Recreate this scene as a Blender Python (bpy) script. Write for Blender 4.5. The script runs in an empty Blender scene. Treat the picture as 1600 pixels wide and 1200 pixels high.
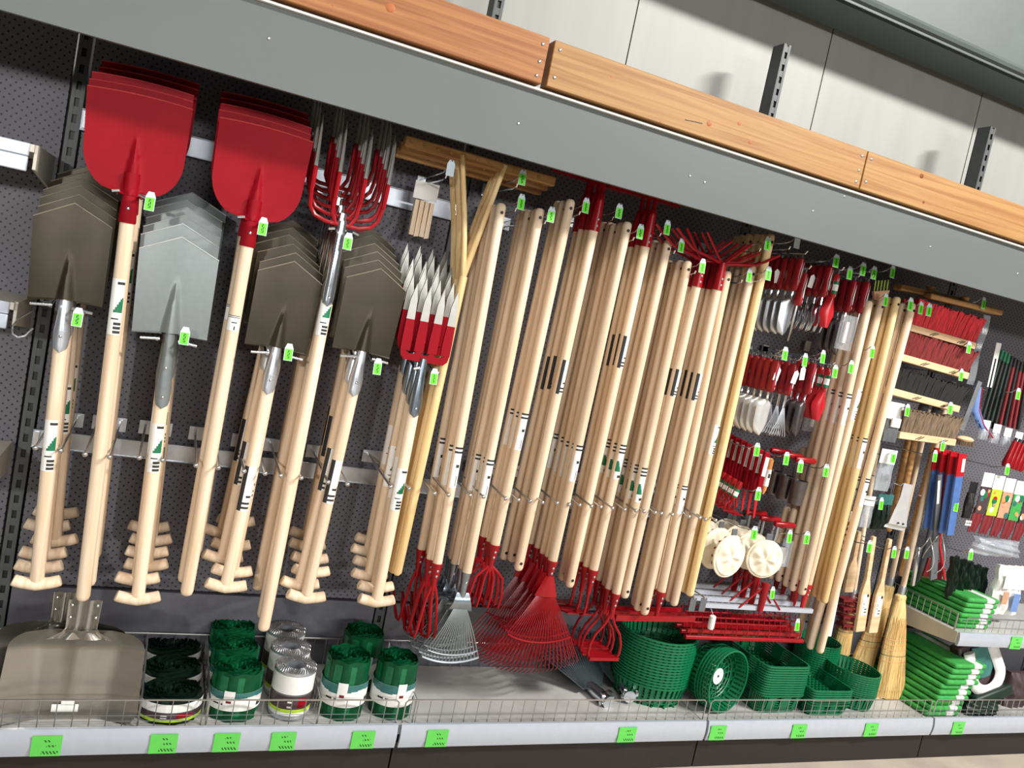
import bpy, bmesh, math, random
from mathutils import Vector as V, Matrix, Quaternion
random.seed(7)
SC = bpy.context.scene
COL = SC.collection
R = math.radians
# ---------------------------------------------------------------- camera
CAM = V((0.3563, -2.9005, 1.627))
ROT = Matrix(((0.9079721, -0.3680501, 0.2003141), (0.1506679, -0.1593173, -0.9756624), (0.3910061, 0.9160552, -0.0892023)))
FPX = 1279.92
cd = bpy.data.cameras.new('camera'); cam = bpy.data.objects.new('camera', cd); COL.objects.link(cam)
cd.sensor_width = 36.0; cd.lens = FPX / 1600 * 36; cd.clip_end = 100
mw = Matrix((ROT[0], -ROT[1], -ROT[2])).transposed().to_4x4(); mw.translation = CAM
cam.matrix_world = mw
SC.camera = cam
# ---------------------------------------------------------------- world, lamps, exposure
w = bpy.data.worlds.new('World'); SC.world = w; w.use_nodes = True
w.node_tree.nodes['Background'].inputs[0].default_value = (0.93, 0.96, 1.0, 1)
w.node_tree.nodes['Background'].inputs[1].default_value = 0.11
def area(name, loc, target, sx, sy, power, color=(1, 1, 1)):
    l = bpy.data.lights.new(name, 'AREA'); l.shape = 'RECTANGLE'; l.size = sx; l.size_y = sy; l.energy = power; l.color = color
    o = bpy.data.objects.new(name, l); COL.objects.link(o); o.location = loc
    o.rotation_euler = (V(target) - V(loc)).to_track_quat('-Z', 'Y').to_euler(); return o
area('aisle_lamp_light', (5.4, -4.6, 5.5), (2.6, 0, 1.0), 2.0, 0.22, 500, (1, 0.97, 0.93))
area('aisle_lamp_light', (0.9, -4.6, 5.5), (0.9, 0, 0.9), 2.0, 0.22, 60, (1, 0.97, 0.93))
area('hall_light', (2.5, -9.5, 3.1), (2.2, 0, 1.5), 5.0, 0.5, 260, (1, 0.99, 0.97))
l = bpy.data.lights.new('far_spot_light', 'SPOT'); l.energy = 760; l.shadow_soft_size = 0.16; l.spot_size = R(17); l.spot_blend = 0.7; l.color = (1, 0.98, 0.95)
o = bpy.data.objects.new('far_spot_light', l); COL.objects.link(o); o.location = (-2.6, -8.4, 2.72); o.rotation_euler = (V((0.35, -0.2, 1.35)) - o.location).to_track_quat('-Z', 'Y').to_euler()
SC.view_settings.view_transform = 'Standard'; SC.view_settings.look = 'None'
SC.view_settings.gamma = 1; SC.view_settings.use_curve_mapping = False
SC.view_settings.exposure = 0.3
SC.cycles.max_bounces = 6
# ---------------------------------------------------------------- places: a ray of the photograph met with a real plane of the shop
def ray(px, py): return ROT.transposed() @ V(((px - 800) / FPX, (py - 600) / FPX, 1.0))
def at(px, py, y):
    d = ray(px, py); return CAM + d * ((y - CAM.y) / d.y)
def atz(px, py, z):
    d = ray(px, py); return CAM + d * ((z - CAM.z) / d.z)
def mpp(p): return (ROT[2].dot(p - CAM)) / FPX      # metres per pixel at a point
# ---------------------------------------------------------------- materials
def lin(c):
    f = lambda x: x / 12.92 if x <= 0.04045 else ((x + 0.055) / 1.055) ** 2.4
    return (f(c[0] / 255), f(c[1] / 255), f(c[2] / 255), 1)
def base(name):
    m = bpy.data.materials.new(name); m.use_nodes = True; nt = m.node_tree
    return m, nt, nt.nodes['Principled BSDF']
def mat(name, c, rough=0.5, metal=0.0, var=0.06, scale=30, spec=0.5, bump=0.0, vec=(1, 1, 1), trans=0, alpha=1, coat=0):
    m, nt, b = base(name)
    b.inputs['Roughness'].default_value = rough; b.inputs['Metallic'].default_value = metal
    b.inputs['Specular IOR Level'].default_value = spec
    if trans: b.inputs['Transmission Weight'].default_value = trans
    if alpha < 1: b.inputs['Alpha'].default_value = alpha
    if coat: b.inputs['Coat Weight'].default_value = coat
    tc = nt.nodes.new('ShaderNodeTexCoord'); mp = nt.nodes.new('ShaderNodeMapping'); mp.inputs['Scale'].default_value = vec
    n = nt.nodes.new('ShaderNodeTexNoise'); n.inputs['Scale'].default_value = scale; n.inputs['Detail'].default_value = 3
    r = nt.nodes.new('ShaderNodeValToRGB'); L = lin(c)
    r.color_ramp.elements[0].position = 0.3; r.color_ramp.elements[1].position = 0.7
    r.color_ramp.elements[0].color = tuple(x * (1 - var * 1.5) for x in L[:3]) + (1,)
    r.color_ramp.elements[1].color = tuple(min(1, x * (1 + var * 1.5)) for x in L[:3]) + (1,)
    K = nt.links.new
    K(tc.outputs['Object'], mp.inputs['Vector']); K(mp.outputs['Vector'], n.inputs['Vector']); K(n.outputs['Fac'], r.inputs['Fac']); K(r.outputs['Color'], b.inputs['Base Color'])
    if bump:
        bp = nt.nodes.new('ShaderNodeBump'); bp.inputs['Strength'].default_value = bump; bp.inputs['Distance'].default_value = 0.01
        K(n.outputs['Fac'], bp.inputs['Height']); K(bp.outputs['Normal'], b.inputs['Normal'])
    return m
def wood(name, c1, c2, vec=(60, 60, 3), rough=0.55, rnd=0.12, scale=1.0, dist=0.6):
    m, nt, b = base(name); K = nt.links.new
    b.inputs['Roughness'].default_value = rough; b.inputs['Specular IOR Level'].default_value = 0.35
    tc = nt.nodes.new('ShaderNodeTexCoord'); oi = nt.nodes.new('ShaderNodeObjectInfo')
    mp = nt.nodes.new('ShaderNodeMapping'); mp.inputs['Scale'].default_value = vec
    add = nt.nodes.new('ShaderNodeVectorMath'); add.operation = 'ADD'
    sc = nt.nodes.new('ShaderNodeVectorMath'); sc.operation = 'SCALE'; sc.inputs[0].default_value = (37, 21, 53)
    K(oi.outputs['Random'], sc.inputs['Scale']); K(tc.outputs['Object'], mp.inputs['Vector']); K(mp.outputs['Vector'], add.inputs[0]); K(sc.outputs[0], add.inputs[1])
    n = nt.nodes.new('ShaderNodeTexNoise'); n.inputs['Scale'].default_value = scale; n.inputs['Detail'].default_value = 4; n.inputs['Distortion'].default_value = dist
    K(add.outputs[0], n.inputs['Vector'])
    r = nt.nodes.new('ShaderNodeValToRGB'); r.color_ramp.elements[0].position = 0.33; r.color_ramp.elements[1].position = 0.62
    r.color_ramp.elements[0].color = lin(c2); r.color_ramp.elements[1].color = lin(c1)
    K(n.outputs['Fac'], r.inputs['Fac'])
    hs = nt.nodes.new('ShaderNodeHueSaturation'); ma = nt.nodes.new('ShaderNodeMapRange')
    ma.inputs['To Min'].default_value = 1 - rnd; ma.inputs['To Max'].default_value = 1 + rnd * 0.6
    K(oi.outputs['Random'], ma.inputs['Value']); K(ma.outputs[0], hs.inputs['Value']); K(r.outputs['Color'], hs.inputs['Color']); K(hs.outputs['Color'], b.inputs['Base Color'])
    return m
def pegmat(name, c):
    m, nt, b = base(name); K = nt.links.new
    b.inputs['Roughness'].default_value = 0.55; b.inputs['Metallic'].default_value = 0.0
    tc = nt.nodes.new('ShaderNodeTexCoord')
    def hole(off):
        mp = nt.nodes.new('ShaderNodeMapping'); mp.inputs['Location'].default_value = (off, 0, off); mp.inputs['Scale'].default_value = (40, 0, 40)
        fr = nt.nodes.new('ShaderNodeVectorMath'); fr.operation = 'FRACTION'
        su = nt.nodes.new('ShaderNodeVectorMath'); su.operation = 'SUBTRACT'; su.inputs[1].default_value = (0.5, 0, 0.5)
        le = nt.nodes.new('ShaderNodeVectorMath'); le.operation = 'LENGTH'
        lt = nt.nodes.new('ShaderNodeMath'); lt.operation = 'LESS_THAN'; lt.inputs[1].default_value = 0.125
        K(tc.outputs['Object'], mp.inputs['Vector']); K(mp.outputs[0], fr.inputs[0]); K(fr.outputs[0], su.inputs[0]); K(su.outputs[0], le.inputs[0]); K(le.outputs['Value'], lt.inputs[0])
        return lt.outputs[0]
    mx = nt.nodes.new('ShaderNodeMath'); mx.operation = 'MAXIMUM'; K(hole(0.0), mx.inputs[0]); K(hole(0.5), mx.inputs[1])
    mix = nt.nodes.new('ShaderNodeMix'); mix.data_type = 'RGBA'; mix.inputs['A'].default_value = lin(c); mix.inputs['B'].default_value = (0.008, 0.008, 0.01, 1)
    K(mx.outputs[0], mix.inputs['Factor']); K(mix.outputs['Result'], b.inputs['Base Color'])
    return m
M = dict(
 post=mat('post_grey', (80, 84, 84), 0.5), dwire=mat('dull_wire', (120, 120, 122), 0.6, 0.5), peg=pegmat('pegboard', (98, 96, 103)), panel=mat('grey_panel', (98, 98, 105), 0.4), fascia=mat('fascia_grey', (94, 100, 100), 0.55, var=0.02, scale=4),
 dark=mat('plinth_dark', (34, 27, 25), 0.6), black=mat('black', (22, 22, 24), 0.5), rail=mat('price_rail', (184, 191, 202), 0.28, 0.15, 0.02), deck=mat('deck_grey', (186, 185, 182), 0.45, 0.0, 0.1, 6),
 white=mat('white_paper', (236, 236, 232), 0.5, var=0.02), cream=mat('cream_metal', (196, 190, 176), 0.45, var=0.02), wall=mat('sandwich_panel', (156, 156, 150), 0.5, var=0.03, scale=3, vec=(4, 1, 0.3)),
 galv=mat('galvanised', (205, 210, 216), 0.33, 0.85, 0.12, 14), chrome=mat('chrome', (225, 230, 235), 0.16, 1.0, 0.03), wire=mat('wire', (190, 190, 190), 0.3, 0.9, 0.03), alu=mat('aluminium', (168, 164, 155), 0.3, 0.9, 0.06, 8),
 girder=mat('girder_paint', (84, 92, 90), 0.5, var=0.05, scale=5), roof=mat('ceiling', (90, 94, 94), 0.8), floor=mat('floor_concrete', (188, 176, 160), 0.6, var=0.08, scale=5),
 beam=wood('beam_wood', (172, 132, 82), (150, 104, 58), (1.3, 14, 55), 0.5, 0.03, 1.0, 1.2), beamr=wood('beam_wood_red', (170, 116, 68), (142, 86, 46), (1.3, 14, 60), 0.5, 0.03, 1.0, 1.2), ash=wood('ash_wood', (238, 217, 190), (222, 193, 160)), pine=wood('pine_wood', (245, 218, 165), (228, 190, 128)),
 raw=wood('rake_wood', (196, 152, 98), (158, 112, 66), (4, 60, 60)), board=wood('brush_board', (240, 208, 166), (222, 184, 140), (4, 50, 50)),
 red=mat('red_paint', (142, 14, 28), 0.5, 0.0, 0.05, 12, spec=0.1), redm=mat('red_gloss', (150, 14, 24), 0.28, 0.0, 0.06, 20, spec=0.35), redp=mat('red_plastic', (182, 26, 36), 0.3, 0.0, 0.03), dred=mat('dark_red', (120, 22, 30), 0.5),
 bronze=mat('bronze_steel', (58, 52, 40), 0.42, 0.55, 0.12, 9), glintb=mat('bronze_edge_glint', (140, 132, 116), 0.35, 0.2), glintg=mat('grey_edge_glint', (205, 210, 210), 0.35, 0.3), glintr=mat('red_edge', (186, 62, 64), 0.35),  # edge tones paler than the blades: light caught on the rims, painted in
 hammer=mat('grey_hammer', (122, 129, 129), 0.42, 0.35, 0.03, 60), steel=mat('tip_steel', (172, 172, 166), 0.4, 0.55, 0.05), gun=mat('zinc_blue', (150, 162, 172), 0.26, 0.95, 0.08, 25),
 darksteel=mat('dark_steel', (112, 106, 106), 0.25, 0.8, 0.1), lbl=mat('shelf_label', (96, 204, 84), 0.5, var=0.02), tag=mat('tag_green', (104, 238, 36), 0.45, var=0.02), tagd=mat('tag_ink', (24, 70, 20), 0.6), holder=mat('tag_holder', (206, 220, 230), 0.25), lgreen=mat('label_green', (16, 112, 74), 0.45), ink=mat('ink', (40, 40, 42), 0.6),
 roll=mat('edging_green', (10, 104, 62), 0.42, 0.0, 0.12, 25), rolld=mat('edging_dark', (14, 38, 28), 0.5, 0.0, 0.15, 30), teal=mat('band_teal', (54, 112, 108), 0.4), brown=mat('band_brown', (74, 58, 62), 0.45), lime=mat('band_lime', (180, 214, 50), 0.45),
 basket=mat('basket_green', (12, 112, 70), 0.38, 0.0, 0.06), pad=mat('pad_green', (56, 156, 68), 0.75, 0.0, 0.1, 60), padband=mat('pad_band', (226, 224, 224), 0.5), straw=wood('straw', (244, 218, 158), (214, 174, 104), (160, 160, 6), 0.7, 0.1), cloth=mat('canvas', (240, 230, 206), 0.85, 0.0, 0.05, 20, bump=0.3), bag=mat('clear_bag', (205, 212, 220), 0.12, 0.0, 0.1, 18, trans=0.0, alpha=0.35), blister=mat('blister', (225, 232, 240), 0.08, 0.0, 0.05, alpha=0.16), gripred=mat('grip_red', (150, 22, 32), 0.35), brightm=mat('polished', (240, 240, 238), 0.22, 0.55, 0.03), blue=mat('blue_steel', (92, 130, 196), 0.35, 0.3), grey=mat('grey_plastic', (96, 100, 104), 0.45), brist=mat('bristle_brown', (124, 104, 84), 0.8, 0.0, 0.3, 1, vec=(160, 160, 4)), bred=mat('bristle_red', (200, 20, 36), 0.6, 0.0, 0.3, 1, vec=(160, 160, 4)), bdred=mat('bristle_dark_red', (122, 26, 26), 0.6, 0.0, 0.3, 1, vec=(160, 160, 4)), bblack=mat('bristle_black', (26, 28, 28), 0.6, 0.0, 0.3, 1, vec=(160, 160, 4)), orange=mat('wood_orange', (222, 150, 84), 0.5), skin=mat('photo_tan', (196, 150, 120), 0.5), pblue=mat('print_blue', (110, 140, 196), 0.5), knot=mat('knot', (170, 96, 46), 0.6))  # the polished tone is near white, its reflected light painted into the colour
# ---------------------------------------------------------------- mesh builder
class MB:
    def __init__(s): s.v = []; s.f = []; s.m = []
    def add(s, vs, fs, mi=0):
        o = len(s.v); s.v += [tuple(p) for p in vs]
        for k, f in enumerate(fs): s.f.append([i + o for i in f]); s.m.append(mi[k] if isinstance(mi, list) else mi)
        return s
    def box(s, c, d, mi=0, rot=None):
        c = V(c); x, y, z = d[0] / 2, d[1] / 2, d[2] / 2
        vs = [V((a * x, b * y, e * z)) for a in (-1, 1) for b in (-1, 1) for e in (-1, 1)]
        if rot is not None: vs = [rot @ p for p in vs]
        return s.add([p + c for p in vs], [(0, 1, 3, 2), (4, 6, 7, 5), (0, 4, 5, 1), (2, 3, 7, 6), (0, 2, 6, 4), (1, 5, 7, 3)], mi)
    def tube(s, pts, r, mi=0, n=8, cap=True, flat=1.0):
        pts = [V(p) for p in pts]; k = len(pts); rs = r if isinstance(r, (list, tuple)) else [r] * k
        vs = []; fs = []; T0 = None; U = None
        for i, p in enumerate(pts):
            T = (pts[min(i + 1, k - 1)] - pts[max(i - 1, 0)]).normalized()
            if U is None:
                a = V((1, 0, 0)) if abs(T.x) < 0.9 else V((0, 1, 0)); U = (a - T * a.dot(T)).normalized()
            else: U = (U - T * U.dot(T)).normalized()
            W = T.cross(U)
            for j in range(n):
                t = 2 * math.pi * j / n; vs.append(p + (U * math.cos(t) + W * math.sin(t) * flat) * rs[i])
        for i in range(k - 1):
            for j in range(n): fs.append((i * n + j, i * n + (j + 1) % n, (i + 1) * n + (j + 1) % n, (i + 1) * n + j))
        if cap: fs.append(tuple(range(n - 1, -1, -1))); fs.append(tuple(range((k - 1) * n, k * n)))
        return s.add(vs, fs, mi)
    def lathe(s, prof, n=24, mi=0, c=(0, 0, 0), closed=False, sx=1, sy=1, q=None):
        vs = []; fs = []; ms = []; k = len(prof); c = V(c)
        for i, (r, z) in enumerate(prof):
            for j in range(n):
                t = 2 * math.pi * j / n; p = V((r * math.cos(t) * sx, r * math.sin(t) * sy, z)); vs.append((q @ p if q else p) + c)
        for i in range(k if closed else k - 1):
            for j in range(n):
                a, b = i * n, ((i + 1) % k) * n
                fs.append((a + j, a + (j + 1) % n, b + (j + 1) % n, b + j)); ms.append(mi[i] if isinstance(mi, list) else mi)
        if not closed:
            if prof[0][0] > 1e-6: fs.append(tuple(range(n - 1, -1, -1))); ms.append(ms[0])
            if prof[-1][0] > 1e-6: fs.append(tuple(range((k - 1) * n, k * n))); ms.append(ms[-1])
        return s.add(vs, fs, ms)
    def sheet(s, fn, nu, nv, th, mi=0, mf=None, d=(0, 1, 0), rim=None):
        d = V(d) * th; A = []; 
        for j in range(nv + 1):
            for i in range(nu + 1): A.append(V(fn(i / nu * 2 - 1, j / nv)))
        N = len(A); vs = A + [p + d for p in A]; fs = []; ms = []; W = nu + 1
        for j in range(nv):
            for i in range(nu):
                a = j * W + i; m = mf((i + .5) / nu * 2 - 1, (j + .5) / nv) if mf else mi
                fs.append((a, a + 1, a + W + 1, a + W)); ms.append(m)
                fs.append((N + a, N + a + W, N + a + W + 1, N + a + 1)); ms.append(mi)
        mi = mi if rim is None else rim
        for i in range(nu):
            a = i; fs.append((a + 1, a, N + a, N + a + 1)); ms.append(mi)
            a = nv * W + i; fs.append((a, a + 1, N + a + 1, N + a)); ms.append(mi)
        for j in range(nv):
            a = j * W; fs.append((a, a + W, N + a + W, N + a)); ms.append(mi)
            a = j * W + nu; fs.append((a + W, a, N + a, N + a + W)); ms.append(mi)
        return s.add(vs, fs, ms)
    def prism(s, pts, y0, y1, mi=0):
        n = len(pts); vs = [(x, y0, z) for x, z in pts] + [(x, y1, z) for x, z in pts]
        return s.add(vs, [tuple(range(n)), tuple(range(2 * n - 1, n - 1, -1))] + [(i, i + n, (i + 1) % n + n, (i + 1) % n) for i in range(n)], mi)
    def ball(s, c, r, mi=0, n=8, sc=(1, 1, 1)):
        prof = [(r * math.sin(math.pi * i / 6) * 1.0, -r * math.cos(math.pi * i / 6)) for i in range(7)]
        o = len(s.v); s.lathe([(max(a, 1e-5), b) for a, b in prof], n, mi)
        for i in range(o, len(s.v)): s.v[i] = tuple(V((s.v[i][0] * sc[0], s.v[i][1] * sc[1], s.v[i][2] * sc[2])) + V(c))
        return s
    def build(s, name, mats, parent=None, loc=None, rot=None, ang=0.7, bevel=0):
        me = bpy.data.meshes.new(name); me.from_pydata(s.v, [], s.f)
        if not isinstance(mats, (list, tuple)): mats = [mats]
        for m in mats: me.materials.append(M[m])
        me.polygons.foreach_set('material_index', s.m); me.polygons.foreach_set('use_smooth', [True] * len(s.f))
        bm = bmesh.new(); bm.from_mesh(me); bmesh.ops.recalc_face_normals(bm, faces=bm.faces); bm.to_mesh(me); bm.free()
        me.set_sharp_from_angle(angle=ang); me.update()
        o = bpy.data.objects.new(name, me); COL.objects.link(o)
        if parent: o.parent = parent
        if loc is not None: o.location = loc
        if rot is not None: o.rotation_euler = rot
        if bevel:
            b = o.modifiers.new('bevel', 'BEVEL'); b.width = bevel; b.segments = 2; b.limit_method = 'ANGLE'
        return o
def tag(o, label, cat, group=None, kind=None):
    o['label'] = label; o['category'] = cat
    if group: o['group'] = group
    if kind: o['kind'] = kind
    return o
def thing(name, label, cat, loc=(0, 0, 0), group=None):
    o = bpy.data.objects.new(name, None); COL.objects.link(o); o.location = loc; o.empty_display_size = 0.05
    return tag(o, label, cat, group)
def dup(root, loc=None, label=None, q=None):
    r = root.copy(); COL.objects.link(r)
    if loc is not None: r.location = loc
    if label: r['label'] = label
    if q is not None: r.rotation_mode = 'QUATERNION'; r.rotation_quaternion = q
    for ch in list(root.children):
        c = ch.copy(); COL.objects.link(c); c.parent = r
        for g in list(ch.children):
            d = g.copy(); COL.objects.link(d); d.parent = c
    return r
def aim(o, d):
    o.rotation_mode = 'QUATERNION'; o.rotation_quaternion = V((0, 0, -1)).rotation_difference(V(d).normalized())
def struct(o, lab=None):
    o['kind'] = 'structure'
    if lab: o['label'] = lab
    return o
ORD = ['front', 'second', 'third', 'fourth', 'fifth', 'sixth', 'seventh', 'eighth', 'ninth', 'tenth']
def nth(i, n):
    if i == 0: return 'frontmost'
    if i == n - 1: return 'rearmost'
    return ORD[i] + ' from front'
B = 1.25; FR = -0.4625
# ================================================================ the setting
def wbox(name, x0, x1, y0, y1, z0, z1, m, **k): return MB().box(((x0 + x1) / 2, (y0 + y1) / 2, (z0 + z1) / 2), (x1 - x0, y1 - y0, z1 - z0)).build(name, m, **k)
struct(wbox('floor', -4, 9, -6, 0.6, -0.1, 0.0, 'floor'))
mb = MB(); seam = at(978, 98, 0.25).x
k0 = -7
for k in range(k0, 9): mb.box((seam + k + 0.5, 0.29, 3.3), (0.994, 0.08, 6.6), 0)
mb.box((seam + 1, 0.30, 3.3), (16, 0.07, 6.6), 1)
struct(mb.build('wall_back', ['wall', 'grey']))
struct(wbox('ceiling', -4, 9, -6, 0.6, 6.6, 6.7, 'roof'))
mb = MB(); gy0, gy1, gz = -0.02, 0.2, 3.15
mb.box((2.5, (gy0 + gy1) / 2, gz + 0.012), (13, gy1 - gy0, 0.024)); mb.box((2.5, (gy0 + gy1) / 2, gz + 0.40), (13, gy1 - gy0, 0.024))
mb.box((2.5, (gy0 + gy1) / 2, gz + 0.2), (13, 0.16, 0.38)); mb.tube([(-4, gy0 - .05, gz + .02), (9, gy0 - .05, gz + .02)], 0.02, 0, 8)
struct(mb.build('trim_1', 'girder'), 'grey steel girder running above the white wall')
mb = MB(); mb.box((2.5, 0.06, 3.72), (13, 0.3, 0.2)); mb.tube([(-4, -0.12, 3.62), (9, -0.12, 3.62)], 0.03, 1, 10); mb.box((2.5, -0.11, 3.73), (13, 0.03, 0.1), 1)
struct(mb.build('trim_2', ['girder', 'cream']), 'pale duct and rail above the girder')
# ---------------------------------------------------------------- the gondola
bay = ['far left shovel bay', 'second bay with the long rakes', 'third bay with the hand tools', 'right end bay with the kneeling pads']
for k in range(-1, 5):
    wherek = {-1: 'cut off at the left picture edge', 0: 'behind the hanging spades and red shovels', 1: 'behind the long rake handles', 2: 'behind the red hand tools and brushes', 3: 'behind the packaged goods at the right', 4: 'cut off at the right picture edge'}[k]
    t = thing('pegboard_panel', 'grey perforated back panel ' + wherek, 'panel', (k * B, 0, 0))
    MB().box((B / 2, 0.01, 1.358), (B - 0.05, 0.02, 1.816)).build('perforated_sheet', 'peg', t)
    MB().box((B / 2, 0.009, 0.24), (B - 0.05, 0.022, 0.40)).build('plain_sheet', 'panel', t)
UPZ = 2.92
for k in range(0, 5):
    lab = ['slotted grey post left of the first spades, foot to canopy', 'slotted post rising above the beam near the top centre', 'slotted grey post rising above the middle beam joint', 'slotted grey post rising above the rightmost beam', 'slotted post beyond the right picture edge'][k]
    mb = MB(); x = k * B + 0.03
    mb.box((x - 0.015, 0.045, UPZ / 2), (0.006, 0.07, UPZ)); mb.box((x + 0.015, 0.045, UPZ / 2), (0.006, 0.07, UPZ)); mb.box((x, 0.078, UPZ / 2), (0.036, 0.004, UPZ))
    mb.box((x - 0.011, 0.012, UPZ / 2), (0.008, 0.005, UPZ)); mb.box((x + 0.011, 0.012, UPZ / 2), (0.008, 0.005, UPZ))
    z = 0.1
    while z < UPZ - 0.02: mb.box((x, 0.0125, z), (0.016, 0.004, 0.024)); z += 0.05
    mb.box((x, 0.02, UPZ / 2), (0.024, 0.004, UPZ), 1)
    tag(mb.build('upright_post', ['post', 'black'], loc=(-0.03, -0.012 if k else -0.012, 0)), lab, 'post', 'slotted uprights of the shelving')
DZ = 0.195
def price_label(p, x, z, parent, y, i):
    mb = MB()
    def mf(u, v):
        a, b = u * .5 + .5, v
        if (.72 < b < .82 and .42 < a < .66) or (.44 < b < .54 and .5 < a < .82) or (.12 < b < .27 and .36 < a < .9): return 1 if (int(a * 34) * 7 + int(b * 20) * 3 + i) % 4 > 1 else 0
        return 0
    mb.sheet(lambda u, v: (x + u * .038, y, z - .03 + v * .06), 34, 20, 0.002, 0, mf)
    mb.build('price_label', ['lbl', 'tagd'], p)
labs = [[75, 257, 355, 443, 567], [682, 977], [1118, 1244, 1356], [1491]]
for k in range(-1, 5):
    t = thing('base_shelf', ['grey base shelf at the very left, mostly out of frame', 'grey base shelf under the rolls and steel scoop', 'grey base shelf with bare deck under the leaf rakes', 'base shelf under the stacked green baskets', 'base shelf under the lower kneeling pads', 'base shelf out at the right edge'][k + 1], 'shelf', (k * B, 0, 0), 'base shelves of the shelving')
    MB().box((B / 2, -0.23, DZ - 0.012), (B - 0.004, 0.44, 0.024)).build('deck', 'deck', t)
    mb = MB(); c = B / 2; L = B - 0.012
    mb.sheet(lambda u, v: (c + u * L / 2, FR - 0.006 * math.sin(v * 3.14) + (0.006 if .42 < v < .5 else 0), 0.131 + v * 0.08), 1, 12, 0.012)
    mb.build('price_rail', 'rail', t)
    MB().box((B / 2, -0.42, 0.066), (B - 0.006, 0.02, 0.13)).build('plinth', 'dark', t)
    if 0 <= k <= 3:
        for i, px in enumerate(labs[k]): price_label(t, at(px, 1150, FR).x - k * B, 0.166, t, FR - 0.0095, i + k)
# wire fences on the deck
for k in range(-1, 5):
    mb = MB(); x0, x1 = k * B + 0.012, (k + 1) * B - 0.012; y = FR + 0.02; zt = 0.288
    mb.tube([(x0, y, 0.2), (x0, y, zt - .01), (x0 + .01, y, zt), (x1 - .01, y, zt), (x1, y, zt - .01), (x1, y, 0.2)], 0.0028, 0, 6)
    n = 28
    for i in range(1, n): x = x0 + (x1 - x0) * i / n; mb.tube([(x, y, 0.197), (x, y, zt)], 0.0015, 0, 4)
    for z in (0.205, 0.222, 0.239): mb.tube([(x0, y, z), (x1, y, z)], 0.001, 1, 4)
    tag(mb.build('wire_fence', ['wire', 'dwire']), ['low wire fence at the left edge, out of frame', 'low wire fence in front of the edging rolls', 'low wire fence in front of the bare deck', 'low wire fence in front of the green baskets', 'low wire fence in front of the lower kneeling pads', 'low wire fence past the right edge'][k + 1], 'fence', 'wire shelf fences')
    mb = MB(); y = -0.02; zt = 0.30
    mb.tube([(x0, y, zt), (x1, y, zt)], 0.0035, 0, 6)
    for i in range(0, 29): x = x0 + (x1 - x0) * i / 28; mb.tube([(x, y, 0.197), (x, y, zt)], 0.0015, 0, 4)
    if 0 <= k < 3: tag(mb.build('wire_grid', 'wire'), ['rear wire grid behind the edging rolls', 'rear wire grid behind the leaf rakes', 'rear wire grid behind the green baskets'][k], 'fence', 'rear wire grids')
for (x1p, lab) in ((215, 'wire divider between the steel scoop and dark rolls'), (320, 'wire divider between dark rolls and green column of rolls'), (492, 'wire divider right of the grey mesh rolls'), (640, 'wire divider right of the three large green rolls')):
    x = atz(x1p, 1125, DZ).x; mb = MB()
    mb.tube([(x, -.43, .2), (x, -.43, .285), (x, -.03, .30), (x, -.03, .2)], 0.003, 0, 6)
    for i in range(1, 12): y = -.43 + .4 * i / 12; mb.tube([(x, y, .197), (x, y, .286 + .014 * i / 12)], 0.0015, 0, 4)
    mb.tube([(x, -.43, .24), (x, -.03, .24)], 0.0015, 0, 4)
    tag(mb.build('wire_divider', 'wire'), lab, 'divider', 'wire dividers on the base shelf')
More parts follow.
